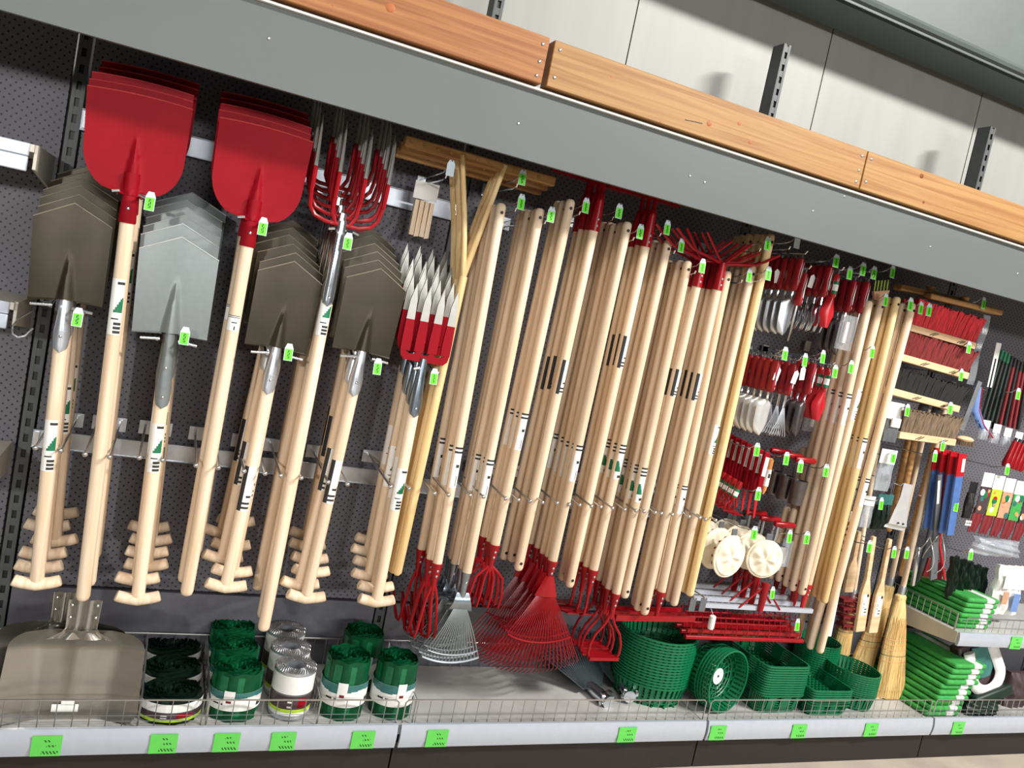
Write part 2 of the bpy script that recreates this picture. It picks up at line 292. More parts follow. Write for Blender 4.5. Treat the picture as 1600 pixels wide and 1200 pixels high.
# canopy
t = thing('canopy', 'long grey canopy board above the hanging tools', 'canopy', (1.875, -0.57, 2.07))
MB().box((0, 0.008, 0.1), (7.6, 0.016, 0.2)).build('fascia_board', 'fascia', t)
MB().box((0, 0.285, 0.205), (7.6, 0.53, 0.012)).build('roof_board', 'fascia', t)
MB().box((0, 0.0, 0.204), (7.6, 0.03, 0.006)).build('edge_strip', 'white', t)
for (px, py) in ((420, 60), (810, 193), (1078, 275), (1101, 285), (1319, 307), (1270, 330), (1454, 386), (1590, 428), (30, -20)):
    p = at(px, py, -0.57); MB().ball((p.x - 1.875, 0, p.z - 2.07), 0.005, 0, 6, (1, .5, 1)).build('screw', 'wire', t)
bl = ['left reddish softwood beam on the canopy', 'middle softwood beam with a dark crack and knots', 'right softwood beam on the canopy', 'far left softwood beam out of frame']
for i, k in enumerate((0, 1, 2, -1)):
    x0, x1 = k * B + 0.004, (k + 1) * B - 0.012 if k < 2 else 5.6
    if k == 2: x0 = 2 * B - 0.008
    t = thing('timber_beam', bl[i], 'beam', ((x0 + x1) / 2, -0.575, 2.285 ), 'timber beams on the canopy')
    MB().box((0, 0, 0.067), (x1 - x0, 0.05, 0.134)).build('plank', 'beamr' if k < 1 else 'beam', t, bevel=0.003)
    L = (x1 - x0) / 2
    for (sx, zs) in ((L - .02, (.02, .06, .11)), (-L + .02, (.03, .11))):
        for z in zs: MB().ball((sx, -0.026, z), 0.005, 0, 6, (1, .4, 1)).build('screw', 'wire', t)
    mb = MB(); random.seed(30 + k)
    if k == 1:
        for (px, py, rr) in ((1108, 193, .012), (1155, 193, .009), (1032, 190, .006), (1172, 222, .01), (955, 120, .006), (903, 134, .004), (1018, 147, .003)):
            p = at(px, py, -0.6); mb.ball((p.x - (x0 + x1) / 2, -0.0245, p.z - 2.285), rr, 0, 8, (1, .12, .8))
        p = at(1085, 190, -.6); mb.tube([(p.x - (x0 + x1) / 2 - .035, -.025, p.z - 2.285 - .004), (p.x - (x0 + x1) / 2, -.025, p.z - 2.285), (p.x - (x0 + x1) / 2 + .03, -.025, p.z - 2.285 + .002)], .0015, 1, 5)
    else:
        for (px, py, rr) in (((610, 12, .016), (520, 8, .006)) if k == 0 else ((1250, 224, .004), (1440, 275, .012), (1318, 232, .005), (1342, 269, .004), (1540, 330, .005), (1443, 316, .008))):
            p = at(px, py, -0.6); mb.ball((p.x - (x0 + x1) / 2, -0.0245, p.z - 2.285), rr, 0, 8, (1, .12, .8))
    mb.build('knots', ['knot', 'ink'], t)
# wall rails
def rail(name, x0, x1, z, h, label, m='galv'):
    t = thing(name, label, 'rail', ((x0 + x1) / 2, -0.012, z)); L = (x1 - x0)
    mb = MB(); mb.box((0, 0, 0), (L, 0.016, h)); mb.box((0, -.01, h / 2), (L, .012, .003)); mb.box((0, -.01, -h / 2), (L, .012, .003)); mb.build('channel', m, t, bevel=0.001)
    for sx in (-1, 1): MB().box((sx * (L / 2 - .012), -.012, 0), (.012, .012, h * .8)).build('end_bracket', 'chrome', t)
    return t
zr = at(400, 265, -.02).z
rail('hanging_rail', 0.02, 1.24, at(665, 320, -.02).z, 0.062, 'upper white metal rail behind the red shovels', 'rail')
rail('hanging_rail', 0.02, 0.66, at(200, 700, -.02).z, 0.055, 'lower galvanised rail behind the left spade handles')
rail('hanging_rail', 0.67, 1.24, at(580, 745, -.02).z, 0.055, 'lower galvanised rail behind the dark spade and fork handles')
rail('hanging_rail', 1.27, 2.48, at(900, 785, -.02).z, 0.055, 'lower galvanised rail behind the long rake handles')
# shelves at the left picture edge
for i, (z, yf, lab) in enumerate(((1.765, -0.335, 'upper cream shelf end at the left edge'), (1.335, -0.29, 'middle cream shelf end with the wire S hook'), (0.875, -0.35, 'lower cream shelf end at the left edge'))):
    t = thing('cream_shelf', lab, 'shelf', (-0.65, 0, z), 'cream shelves at the left edge')
    MB().box((0, yf / 2 - .004, 0.024), (1.22, -yf - .006, 0.02)).build('deck', 'cream', t)
    MB().prism([(-.0, .03), (yf, .03), (yf, -.035), (-.02, -.0)], 0, 1)
    mb = MB(); mb.prism([(0, .035), (yf + .02, .035), (yf + .02, -.03), (-.0, -.065)], -.004, .004); o = mb.build('side_bracket', 'cream', t, loc=(.612, 0, 0), rot=(0, 0, R(90)))
    mb = MB(); mb.box((0, yf - .002, .018), (1.20, .012, .034)); mb.box((0, yf - .006, -.02), (1.20, .012, .04)); mb.build('price_rail', 'rail', t, bevel=0.003)
p = at(35, 510, -.3); t = thing('s_hook', 'bent wire S hook hanging from the middle left shelf', 'hook', p)
mb = MB(); mb.tube([(.015, .02, .045), (-.012, 0, .02), (-.024, 0, -.005), (-.02, 0, -.025), (-.006, 0, -.032), (.01, 0, -.025), (.026, 0, .0)], .003, 0, 6); mb.build('wire', 'chrome', t)
# right hand shelf with bracket
t = thing('cream_shelf', 'right hand shelf carrying the upper stack of kneeling pads', 'shelf', (3.79, 0, 0.6))
MB().box((0.9, -0.215, 0.0), (1.8, 0.43, 0.02)).build('deck', 'deck', t)
MB().prism([(0, .012), (-.44, .012), (-.44, -.04), (-.42, -.045), (0, -.09)], -.004, .004).build('side_bracket', 'cream', t, loc=(0, 0, 0), rot=(0, 0, R(90)))
mb = MB(); mb.sheet(lambda u, v: (.9 + u * .9, -.45 - .005 * math.sin(v * 3.14), -.05 + v * .062), 1, 8, .012); mb.build('price_rail', 'rail', t)
price_label(t, at(1588, 1007, -.46).x - 3.79, -.022, t, -.458, 3)
mb = MB(); x0, x1 = 0.0, 1.8
mb.tube([(0, -.02, .09), (0, -.42, .09), (0, -.42, .01)], .003, 0, 6); mb.tube([(.06, -.425, .075), (1.8, -.425, .075)], .003, 0, 6)
for i in range(12): mb.tube([(0, -.03 - .035 * i, .01), (0, -.03 - .035 * i, .09)], .0015, 0, 4)
for i in range(40): mb.tube([(.06 + i * .045, -.425, .01), (.06 + i * .045, -.425, .075)], .0015, 0, 4)
mb.build('wire_fence', 'wire', t)
# ================================================================ bay one: spades, shovels, forks
def handle(p, z0, z1, r, m='ash', name='handle', hole=None, grip=False, ang=0):
    "a round wooden shaft from z0 (top) down to z1, with rounded ends"
    mb = MB(); n = 10
    mb.tube([(0, 0, z0), (0, 0, z0 - r * .25), (0, 0, z0 - r * .8), (0, 0, (z0 + z1) / 2), (0, 0, z1 + r * .8), (0, 0, z1 + r * .25), (0, 0, z1)], [r * .55, r * .85, r, r * 1.04, r, r * .85, r * .5], 0, 14)
    o = mb.build(name, m, p)
    if hole is not None:
        MB().tube([(0, -r * 1.01 - .0008, hole), (0, -r * .6, hole)], .0055, 0, 10).build('hang_hole', 'black', p)
    return o
def sticker(p, zc, r, L=0.14, kind=0, wd=1.0, phi0=-.2):
    "a paper label wrapped round the front of a shaft of radius r"
    nu, nv = 10, 40
    def fn(u, v): a = phi0 + u * wd; return (math.sin(a) * (r + .0008), -math.cos(a) * (r + .0008), zc + (v - .5) * L)
    def mf(u, v):
        a = u * .5 + .5
        if kind == 0:                       # white label with green swoosh and bar code
            if .40 < v < .68 and a > .35 + (v - .4) * 2.1: return 1
            if v < .24 and a > .45 and int(v * 52) % 2: return 2
            if .9 < v < .96 and a > .5: return 2
            if .28 < v < .36 and .3 < a < .8 and int(v * 60) % 2: return 2
        elif kind == 1:                     # half black, half white label
            if a < .42: return 2
            if v < .2 and int(v * 60) % 2: return 2
            if .3 < v < .36 and a > .6: return 2
        elif kind == 2:                     # white label with bar codes
            if v > .8 and int(v * 60) % 2: return 2
            if .5 < v < .58 and .4 < a < .8: return 2
            if .05 < v < .3 and .55 < a < .7: return 2
        elif kind == 3: return 2
        elif kind == 4:
            if v > .76 and int(v * 60) % 2: return 2
            if .22 < v < .52 and a < .75 - (v - .22) * 1.6: return 1
            if .06 < v < .12 and a > .4: return 2
        return 0
    mb = MB(); mb.sheet(fn, nu, nv, .0006, 0, mf); return mb.build('paper_label', ['white', 'lgreen', 'ink'], p)
def tgrip(p, z, r=.017, half=.06, m='ash'):
    pts = [(half * s, 0, z + .011 * s * s) for s in (-1, -.96, -.8, -.6, -.4, -.2, 0, .2, .4, .6, .8, .96, 1)]
    mb = MB(); mb.tube(pts, [r * .8, r * .97, r, r, r, r * 1.06, r * 1.14, r * 1.06, r, r, r, r * .97, r * .8], 0, 12); return mb.build('t_grip', m, p)
def socket(p, z0, z1, r0, r1, m, rivets=(), tongue=True, name='socket'):
    "metal sleeve from the head (z0) down over the shaft, ending in a round tongue at z1"
    mb = MB()
    mb.lathe([(r1 + .0015, z1 + (.02 if tongue else 0)), (r1 + .003, z1 + (.04 if tongue else .004)), (r1 * .98 if not tongue else (r0 + r1) * .52, (z0 + z1) / 2 + .01), (r0, z0)], 14, 0)
    if tongue:
        mb.sheet(lambda u, v: (math.sin(u * 1.2 * math.sqrt(max(0, 1 - (1 - v) ** 3))) * (r1 + .0035), -math.cos(u * 1.2 * math.sqrt(max(0, 1 - (1 - v) ** 3))) * (r1 + .0035), z1 - .015 + v * .06), 6, 6, .002)
    o = mb.build(name, m, p)
    for z in rivets: MB().ball((0, -r1 - .004, z), .0045, 0, 8, (1, .5, 1)).build('rivet', 'chrome', p)
    return o
def spade(lab, cat, kind, L, grp):
    t = thing('spade' if kind != 'redshovel' else 'shovel', lab, cat, (0, 0, 0), grp)
    r = .019
    if kind in ('bronze', 'grey'):
        w, h, tip = (.188, .262, .05) if kind == 'bronze' else (.208, .275, .05)
        m = 'bronze' if kind == 'bronze' else 'hammer'; rz = .12 if kind == 'bronze' else .15
        def fn(u, v):
            hw = w / 2 * (.97 + .05 * v); x = u * hw; z = .0 + v * (h - tip * abs(u)) - .006 * (1 - v) * u * u
            k = max(0, 1 - v * h / rz); rg = .020 * k ** .6 * max(0, 1 - (x / (.004 + .022 * k)) ** 2) if kind == 'grey' else .017 * k ** .6 * max(0, 1 - (x / (.004 + .018 * k)) ** 2)
            return (x, .009 * u * u - rg - .008 * v * (1 - v), z)
        MB().sheet(fn, 36, 16, .0036, rim=1).build('blade', [m, 'glintb' if kind == 'bronze' else 'glintg'], t)
        mb = MB(); mb.tube([V(fn(-1 + k / 10, 1)) + V((0, -.0006, 0)) for k in range(21)], .0017, 0, 6); mb.build('edge_glint', 'glintb' if kind == 'bronze' else 'glintg', t)  # thin added tube in the pale tone, a painted highlight along the top
        for s in (-1, 1): MB().tube([(s * .022, .004, -.002), (s * w * .485, .010, -.008)], .0035, 0, 6).build('foot_rest', m, t)
        sl = .13 if kind == 'bronze' else .205
        socket(t, .035, -sl, .012, r, 'galv' if kind == 'bronze' else m, rivets=(-sl + .03,) if kind == 'bronze' else (-sl + .02, -sl + .105))
        handle(t, -sl + .06, -L, r * .98); tgrip(t, -L)
        return t, r
    if kind == 'redshovel':
        w, h = .262, .262
        def fn(u, v):
            q = min(1, v / .42); hw = .022 + (w / 2 - .022) * math.sqrt(max(0, 1 - (1 - q) ** 2)) ** .9
            hw *= .93 + .07 * v; x = u * hw; z = -.01 + v * h + .008 * (1 - u * u) * v
            k = max(0, 1 - v / .62); rg = .022 * k ** .6 * max(0, 1 - (x / (.004 + .022 * k)) ** 2)
            return (x, -.010 * u * u * v - rg + .016 * v * (1 - v), z)
        MB().sheet(fn, 40, 20, .0032, rim=1).build('blade', ['red', 'glintr'], t)
        mb = MB(); mb.tube([V(fn(-1 + k / 10, 1)) + V((0, -.0006, 0)) for k in range(21)], .0017, 0, 6); mb.build('lip_glint', 'glintr', t)  # paler red tube added along the top, standing for light on the edge
        socket(t, .05, -.085, .02, r + .001, 'red', rivets=(-.045,), tongue=False)
        handle(t, -.03, -L, r * .98)
        return t, r
def fork(lab, L, grp):
    t = thing('manure_fork', lab, 'fork', (0, 0, 0), grp); r = .019
    xs = (-.108, -.038, .038, .108)
    def path(x, z): a = z / .28; return (x * (1 + .04 * a), -.04 * a * (1 - a) * 2.2, z)
    mb = MB()
    for s in (-1, 1): mb.tube([(0, -.004, 0), (s * .05, -.004, .001), (s * .085, -.004, .012), (s * .103, -.006, .035), path(s * .108, .08)], .0065, 0, 8)
    for s in (-1, 1): mb.tube([(s * .02, -.004, .0), (s * .036, -.006, .03), path(s * .038, .08)], .0065, 0, 8)
    mb.build('fork_yoke', 'redm', t)
    for x in xs:
        mb = MB(); zs = [.075, .1, .13, .15]; mb.tube([path(x, z) for z in zs], [.0068, .0075, .0075, .007], 0, 8, flat=1.3)
        o = mb.build('tine', 'redm', t)
        zs = [.15, .19, .23, .265, .285]; mb = MB(); mb.tube([path(x, z) for z in zs], [.0066, .0058, .0046, .003, .001], 0, 8, flat=1.3); mb.build('tine_tip', 'steel', o)
    socket(t, .012, -.235, .016, r, 'chrome', rivets=(-.222,))
    handle(t, -.17, -L, r * .98); sticker(t, -.27, r, .14, 0)
    return t, r
def gfork(lab, L, grp):
    t = thing('digging_fork', lab, 'fork', (0, 0, 0), grp); r = .019
    xs = (-.0675, -.0225, .0225, .0675)
    MB().prism([(-.083, .035), (-.079, .012), (-.066, 0), (.066, 0), (.079, .012), (.083, .035), (.083, .04), (.054, .022), (.036, .022), (.022, .04), (.009, .022), (-.009, .022), (-.022, .04), (-.036, .022), (-.054, .022), (-.083, .04)], -.004, .004).build('fork_yoke', 'red', t)
    for x in xs:
        o = MB().prism([(x - .0155, .03), (x + .0155, .03), (x + .0160, .07), (x * 1.02 + .0135, .13), (x * 1.02 - .0135, .13), (x - .0160, .07)], -.0045, .0045).build('tine', 'red', t)
        x2 = x * 1.02; MB().prism([(x2 - .0135, .13), (x2 + .0135, .13), (x2 + .0115, .19), (x2 + .001, .245), (x2 - .0115, .19)], -.0042, .0042).build('tine_tip', 'steel', o)
    socket(t, .012, -.165, .013, r, 'gun', rivets=(-.15,))
    handle(t, -.1, -L, r * .98); tgrip(t, -L)
    return t, r
CATS = dict(bronze='spade', grey='spade', redshovel='shovel', fork='fork', gfork='fork')
STACKS = [  # kind, shoulder px, bottom px, front y, count, phrase, sticker (fraction, kind, length)
 ('bronze', (102, 468), (57, 912), -.36, 6, 'bronze pointed spade with T grip, leftmost stack', (.5, 0, .145)),
 ('redshovel', (204, 300), (129, 938), -.38, 5, 'long-handled red shovel, left red stack', (.27, 0, .155)),
 ('grey', (266, 520), (215, 936), -.36, 6, 'grey pointed spade with T grip, between the two red shovel stacks', (.42, 0, .145)),
 ('redshovel', (394, 340), (291, 930), -.37, 5, 'long-handled red shovel, right red stack', (.27, 2, .045)),
 ('bronze', (432, 542), (353, 917), -.36, 6, 'bronze pointed spade with T grip, middle bronze stack', (.58, 1, .14)),
 ('fork', (534, 352), (411, 985), -.36, 6, 'red four tine manure fork with steel tips', None),
 ('bronze', (566, 548), (478, 934), -.36, 6, 'bronze pointed spade with T grip, stack beside the digging forks', (.52, 1, .14)),
 ('gfork', (661, 566), (588, 940), -.36, 6, 'red digging fork with broad steel tips and T grip', (.52, 0, .14)),
]
DY, DZS = .048, .026
for si, (kind, sp, bp, y, n, ph, stk) in enumerate(STACKS):
    a, b = at(sp[0], sp[1], y), at(bp[0], bp[1], y)
    L = (b - a).length
    g = ph.split(',')[0] + 's hanging in a stack ' + 'ABCDEFGH'[si] if False else 'stack of hanging tools: ' + ph
    if kind == 'fork': t, r = fork('', L, g)
    elif kind == 'gfork': t, r = gfork('', L, g)
    else: t, r = spade('', CATS[kind], kind, L, g)
    if stk: sticker(t, -L * stk[0], r, stk[2], stk[1])
    d = b - a
    for i in range(n):
        o = t if i == 0 else dup(t)
        jx = random.uniform(-.008, .008) if i else 0
        o.location = a + V((jx, i * DY, i * DZS + (.012 if i and kind == 'grey' else 0)))
        dd = d + V((random.uniform(-.02, .02), random.uniform(-.01, .01), 0)) if i else d
        aim(o, dd); o['label'] = ph.replace(',', ', ' + nth(i, n) + ' of', 1) if ',' in ph else ph + ', ' + nth(i, n) + ' of its stack'
        o['category'] = CATS[kind]
# ================================================================ hooks with price tags
TAGDEF = {}
def price_tag(p, x, y, z, s=1.0, blank=False, tilt=0):
    key = (round(s, 2), blank)
    if key not in TAGDEF:
        mb = MB(); w_, h_ = .0155 * s, .062 * s
        mb.prism([(-w_, -h_), (w_, -h_), (w_, -.014), (w_ * .55, 0), (-w_ * .55, 0), (-w_, -.014)], -.001, .001, 0)
        if not blank:
            def mf(u, v):
                if abs(u) < .3 and .12 < v < .9 and (int(v * 37) * 7 + int((u + 1) * 9) * 5) % 3: return 2
                return 1
            mb.sheet(lambda u, v: (u * w_ * .86, -.0022, -h_ * .97 + v * (h_ * .97 - .016)), 9, 22, .001, 1, mf)
        o = mb.build('price_tag', ['holder', 'tag', 'tagd'], p, (x, y, z)); TAGDEF[key] = o
    else:
        o = TAGDEF[key].copy(); COL.objects.link(o); o.parent = p; o.location = (x, y, z)
    o.rotation_euler = (R(-6), R(tilt), R(random.uniform(-8, 8)))
    return o
def spade_hook(c, y, slope, gap, lab, tagp, wide=.05):
    "double prong hook: two arms from the wall, each with an outward cross bar at its end"
    t = thing('double_hook', lab, 'hook', (c.x, 0, c.z), 'double hooks of the shovel bay')
    back = -y
    for s in (-1, 1):
        mb = MB(); zb = back * slope
        mb.tube([(s * gap, -.022, zb - .005), (s * gap, y * .5, zb * .5 - .012), (s * gap, y - .012, -.012), (s * gap * 1.02, y - .03, -.006)], .0042, 0, 8)
        mb.tube([(s * gap * .8, y - .03, -.004), (s * (gap + wide), y - .034, -.009)], .0042, 0, 8)
        o = mb.build('prong', 'chrome', t)
    MB().box((0, -.026, back * slope), (gap * 2.6, .006, .05)).build('back_plate', 'galv', t)
    if tagp is not None:
        q = at(tagp[0], tagp[1] - 16, y - .045); price_tag(t, q.x - c.x, y - .045, q.z - c.z, .82)
        mb = MB(); mb.tube([(gap, y - .03, -.006), (q.x - c.x, y - .045, q.z - c.z - .006)], .002, 0, 6); mb.build('tag_clip', 'chrome', t)
HK = [((124, 497), 0), ((237, 316), 1), ((291, 527), 2), ((413, 356), 3), ((453, 553), 4), ((546, 380), 5), ((592, 576), 6), ((680, 592), 7)]
hl = ['leftmost bronze spades', 'left red shovels', 'grey spades', 'right red shovels', 'middle bronze spades', 'red manure forks', 'bronze spades by the digging forks', 'red digging forks with broad tips']
for tp, si in HK:
    kind, sp, bp, y, n, *_ = STACKS[si]; c = at(sp[0], sp[1], y)
    spade_hook(V((c.x, 0, c.z + (-.012 if kind != 'redshovel' else .0))), y - .018, DZS / DY * .55, .03 if kind != 'fork' else .034, 'double prong hook carrying the ' + hl[si], tp, .045 if kind in ('bronze', 'grey') else .012)
# guide hooks on the lower rail
def guide(px, py, y, gap, lab):
    c = at(px, py, y); t = thing('guide_hook', lab, 'hook', (c.x, 0, c.z), 'guide hooks on the lower rail')
    for s in (-1, 1):
        mb = MB(); mb.tube([(s * gap, -.03, .02), (s * gap, y * .6, .008), (s * gap, y, 0)], .0036, 0, 8); mb.ball((s * gap, y, 0), .0075); mb.build('prong', 'wire', t)
    MB().box((0, -.026, .01), (gap * 3.2, .006, .045)).build('back_plate', 'galv', t)
for px, py, y, lab in ((75, 702, -.40, 'leftmost bronze spades'), (152, 712, -.42, 'left red shovels'), (236, 717, -.40, 'grey spades'), (324, 729, -.42, 'right red shovels'), (398, 738, -.4, 'middle bronze spades'), (455, 745, -.4, 'red manure forks'), (528, 755, -.4, 'bronze spades beside the digging forks'), (625, 762, -.4, 'red digging forks')):
    guide(px, py, y, .031, 'wire guide hook on the lower rail around the ' + lab + ' handles')
# ================================================================ bays two and three: long-handled rakes, hoes, plain handles
RH = .0165
def socket_down(p, L, r, m='redm', ln=.11, rv=2):
    "painted sleeve at the lower end of a shaft of length L"
    mb = MB(); mb.lathe([(.008, -L - ln * .85), (.011, -L - ln * .5), (r + .002, -L), (r + .0035, -L + .004), (r + .003, -L + .006)][::1], 14); o = mb.build('socket', m, p)
    for k in range(rv): MB().ball((0, -r - .001 + k * .003, -L - .018 - k * .02), .0045, 0, 8, (1, .5, 1)).build('rivet', 'steel', o)
    return -L - ln * .85
def rod(p, paths, r, m='redm', name='tine'):
    for q in paths: mb = MB(); mb.tube(q, r, 0, 7); mb.build(name, m, p)
def head(kind, t, L):
    r = RH
    if kind == 'cult3':
        z = socket_down(t, L, r)
        rod(t, [[(s * .006, 0, z + .02), (s * .02, -.004, z - .03), (s * .034 + .012 * (s == 0), -.008, z - .14), (s * .036 + .012 * (s == 0), .0, z - .165), (s * .036, .03, z - .172), (s * .036, .1, z - .13), (s * .034, .125, z - .11)] for s in (-1, 0, 1)], .0055)
    elif kind == 'steelrake':
        mb = MB(); mb.lathe([(.012, -L - .09), (.014, -L - .04), (r + .002, -L), (r + .003, -L + .003)], 12); mb.build('socket', 'gun', t)
        MB().ball((0, -r, -L - .03), .005, 0, 8, (1, .5, 1)).build('rivet', 'chrome', t)
        zz = -L - .09
        mb = MB(); mb.sheet(lambda u, v: (u * (.022 + .022 * v), -.004 - .012 * math.sin(v * 3.1), zz + .02 - v * .065), 6, 6, .002); mb.sheet(lambda u, v: (u * (.05 - .006 * v), -.012 + .012 * v + abs(u) * .014, zz - .012 - v * .012 + .016 * abs(u)), 8, 1, .003); mb.build('hub_plate', 'gun', t)
        n = 17; mb = MB()
        def pt(k, f):
            u = k / (n - 1) * 2 - 1; a = u * .44; l = .215 * f
            return V((math.sin(a) * (.03 + l), -.002 - .03 * math.sin(f * 3.1) * .6 + (.03 if f > 1.02 else 0), zz - .015 - math.cos(a) * l))
        mb.build
        for k in range(n):
            m2 = MB(); m2.tube([pt(k, f) for f in (0, .2, .45, .7, .9, 1.0)] + [pt(k, 1.03)], .0024, 0, 5, flat=.6); m2.build('tine', 'hammer', t)
        for f, w_ in ((.86, .005), (1.0, .0075)):
            mb = MB(); mb.tube([pt(k / 2, f) + V((0, -.004, 0)) for k in range(2 * n - 1)], w_, 0, 6, flat=.5); mb.build('spacer_bar', 'galv', t)
    elif kind == 'cult4':
        z = socket_down(t, L, r)
        rod(t, [[(0, 0, z + .025), (s * .03, -.006, z + .004 - abs(s) * .002), (s * .05, -.01, z - .018), (s * .06, -.012, z - .08), (s * .062, -.004, z - .125), (s * .062, .03, z - .14), (s * .06, .08, z - .12)] for s in (-1, -.35, .35, 1)], .0055)
    elif kind == 'redrake':
        z = socket_down(t, L, r + .001, 'redm', .1)
        mb = MB(); mb.sheet(lambda u, v: (u * (.016 + .028 * v), -.006 - .008 * (1 - u * u), z + .035 - v * .075), 8, 6, .003); mb.build('hub_plate', 'redm', t)
        n = 24
        def pt(k, f):
            u = k / (n - 1) * 2 - 1; a = u * .62; l = .30 * f
            return V((math.sin(a) * (.05 + l * .95), -.004 - .016 * math.sin(f * 3.1) + (.02 if f > 1.02 else 0), z - .03 - math.cos(a * .9) * l))
        for k in range(n):
            m2 = MB(); m2.tube([pt(k, f) for f in (0, .25, .5, .75, .95)] + [pt(k, 1.03)], .0019, 0, 5); m2.build('tine', 'redm', t)
        mb = MB(); mb.tube([pt(k / 2, .58) + V((0, -.004, 0)) for k in range(2 * n - 1)], .006, 0, 6, flat=.5); mb.build('spacer_bar', 'redm', t)
    elif kind == 'hoe':
        z = socket_down(t, L, r)
        mb = MB(); mb.tube([(0, 0, z + .02), (0, -.006, z - .04), (0, .0, z - .075), (0, .02, z - .085)], .0055, 0, 8); mb.build('goose_neck', 'redm', t)
        mb = MB(); mb.sheet(lambda u, v: (u * .055, .02 + v * .075, z - .085 - v * .012), 4, 2, .004, d=(0, 0, 1)); mb.build('hoe_blade', 'redm', t)
    elif kind == 'stirrup':
        z = socket_down(t, L, r)
        rod(t, [[(s * .004, 0, z + .02), (s * .02, -.002, z - .02), (s * .052, -.004, z - .06), (s * .066, -.004, z - .10), (s * .066, -.004, z - .135), (s * .058, -.004, z - .152)] for s in (-1, 1)], .0055, name='stirrup_arm')
        MB().box((0, -.004, z - .152), (.125, .03, .012)).build('hoe_blade', 'redm', t)
    elif kind == 'gardenrake':
        z = socket_down(t, L, r)
        MB().box((0, .0, z - .01), (.36, .012, .022)).build('rake_bar', 'redm', t)
        for k in range(14):
            x = -.17 + k * .34 / 13; mb = MB(); mb.tube([(x, .004, z - .01), (x, .022, z - .012), (x, .034, z - .03)], [.0045, .004, .0015], 0, 6); mb.build('tine', 'redm', t)
    elif kind == 'redend':
        socket_down(t, L, RH + .001, 'redp', .13)
def head_up(kind, t):
    r = RH + .001
    if kind == 'bow':
        mb = MB(); mb.lathe([(r + .0025, 0), (r + .002, .01), (r, .06), (.012, .13)], 14); o = mb.build('socket', 'redm', t)
        for k in range(2): MB().ball((0, -r - .0015, .018 + k * .022), .0045, 0, 8, (1, .5, 1)).build('rivet', 'steel', o)
        mb = MB(); mb.tube([(0, 0, .12), (0, .0, .185)], .008, 0, 8); mb.build('neck', 'redm', t)
        MB().box((0, 0, .19), (.30, .012, .02)).build('rake_bar', 'redm', t)
        for k in range(12):
            x = -.14 + k * .28 / 11; mb = MB(); mb.tube([(x, .0, .189), (x, .02, .188), (x, .03, .176)], [.0045, .004, .0015], 0, 6); mb.build('tine', 'redm', t)
    else:
        mb = MB(); mb.lathe([(r + .0025, 0), (r + .002, .01), (r, .05), (.014, .10)], 14); o = mb.build('socket', 'redm', t)
        for k in range(2): MB().ball((0, -r - .0015, .018 + k * .022), .0045, 0, 8, (1, .5, 1)).build('rivet', 'steel', o)
        rod(t, [[(s * .006, 0, .095), (s * .05, -.004, .105), (s * .14, -.008, .12), (s * .175, -.01, .14), (s * .23, -.012, .175)] for s in (-1, 1)] + [[(s * .004, 0, .095), (s * .05, -.004, .14), (s * .10, -.008, .19)] for s in (-1, 1)], .005, name='arm')
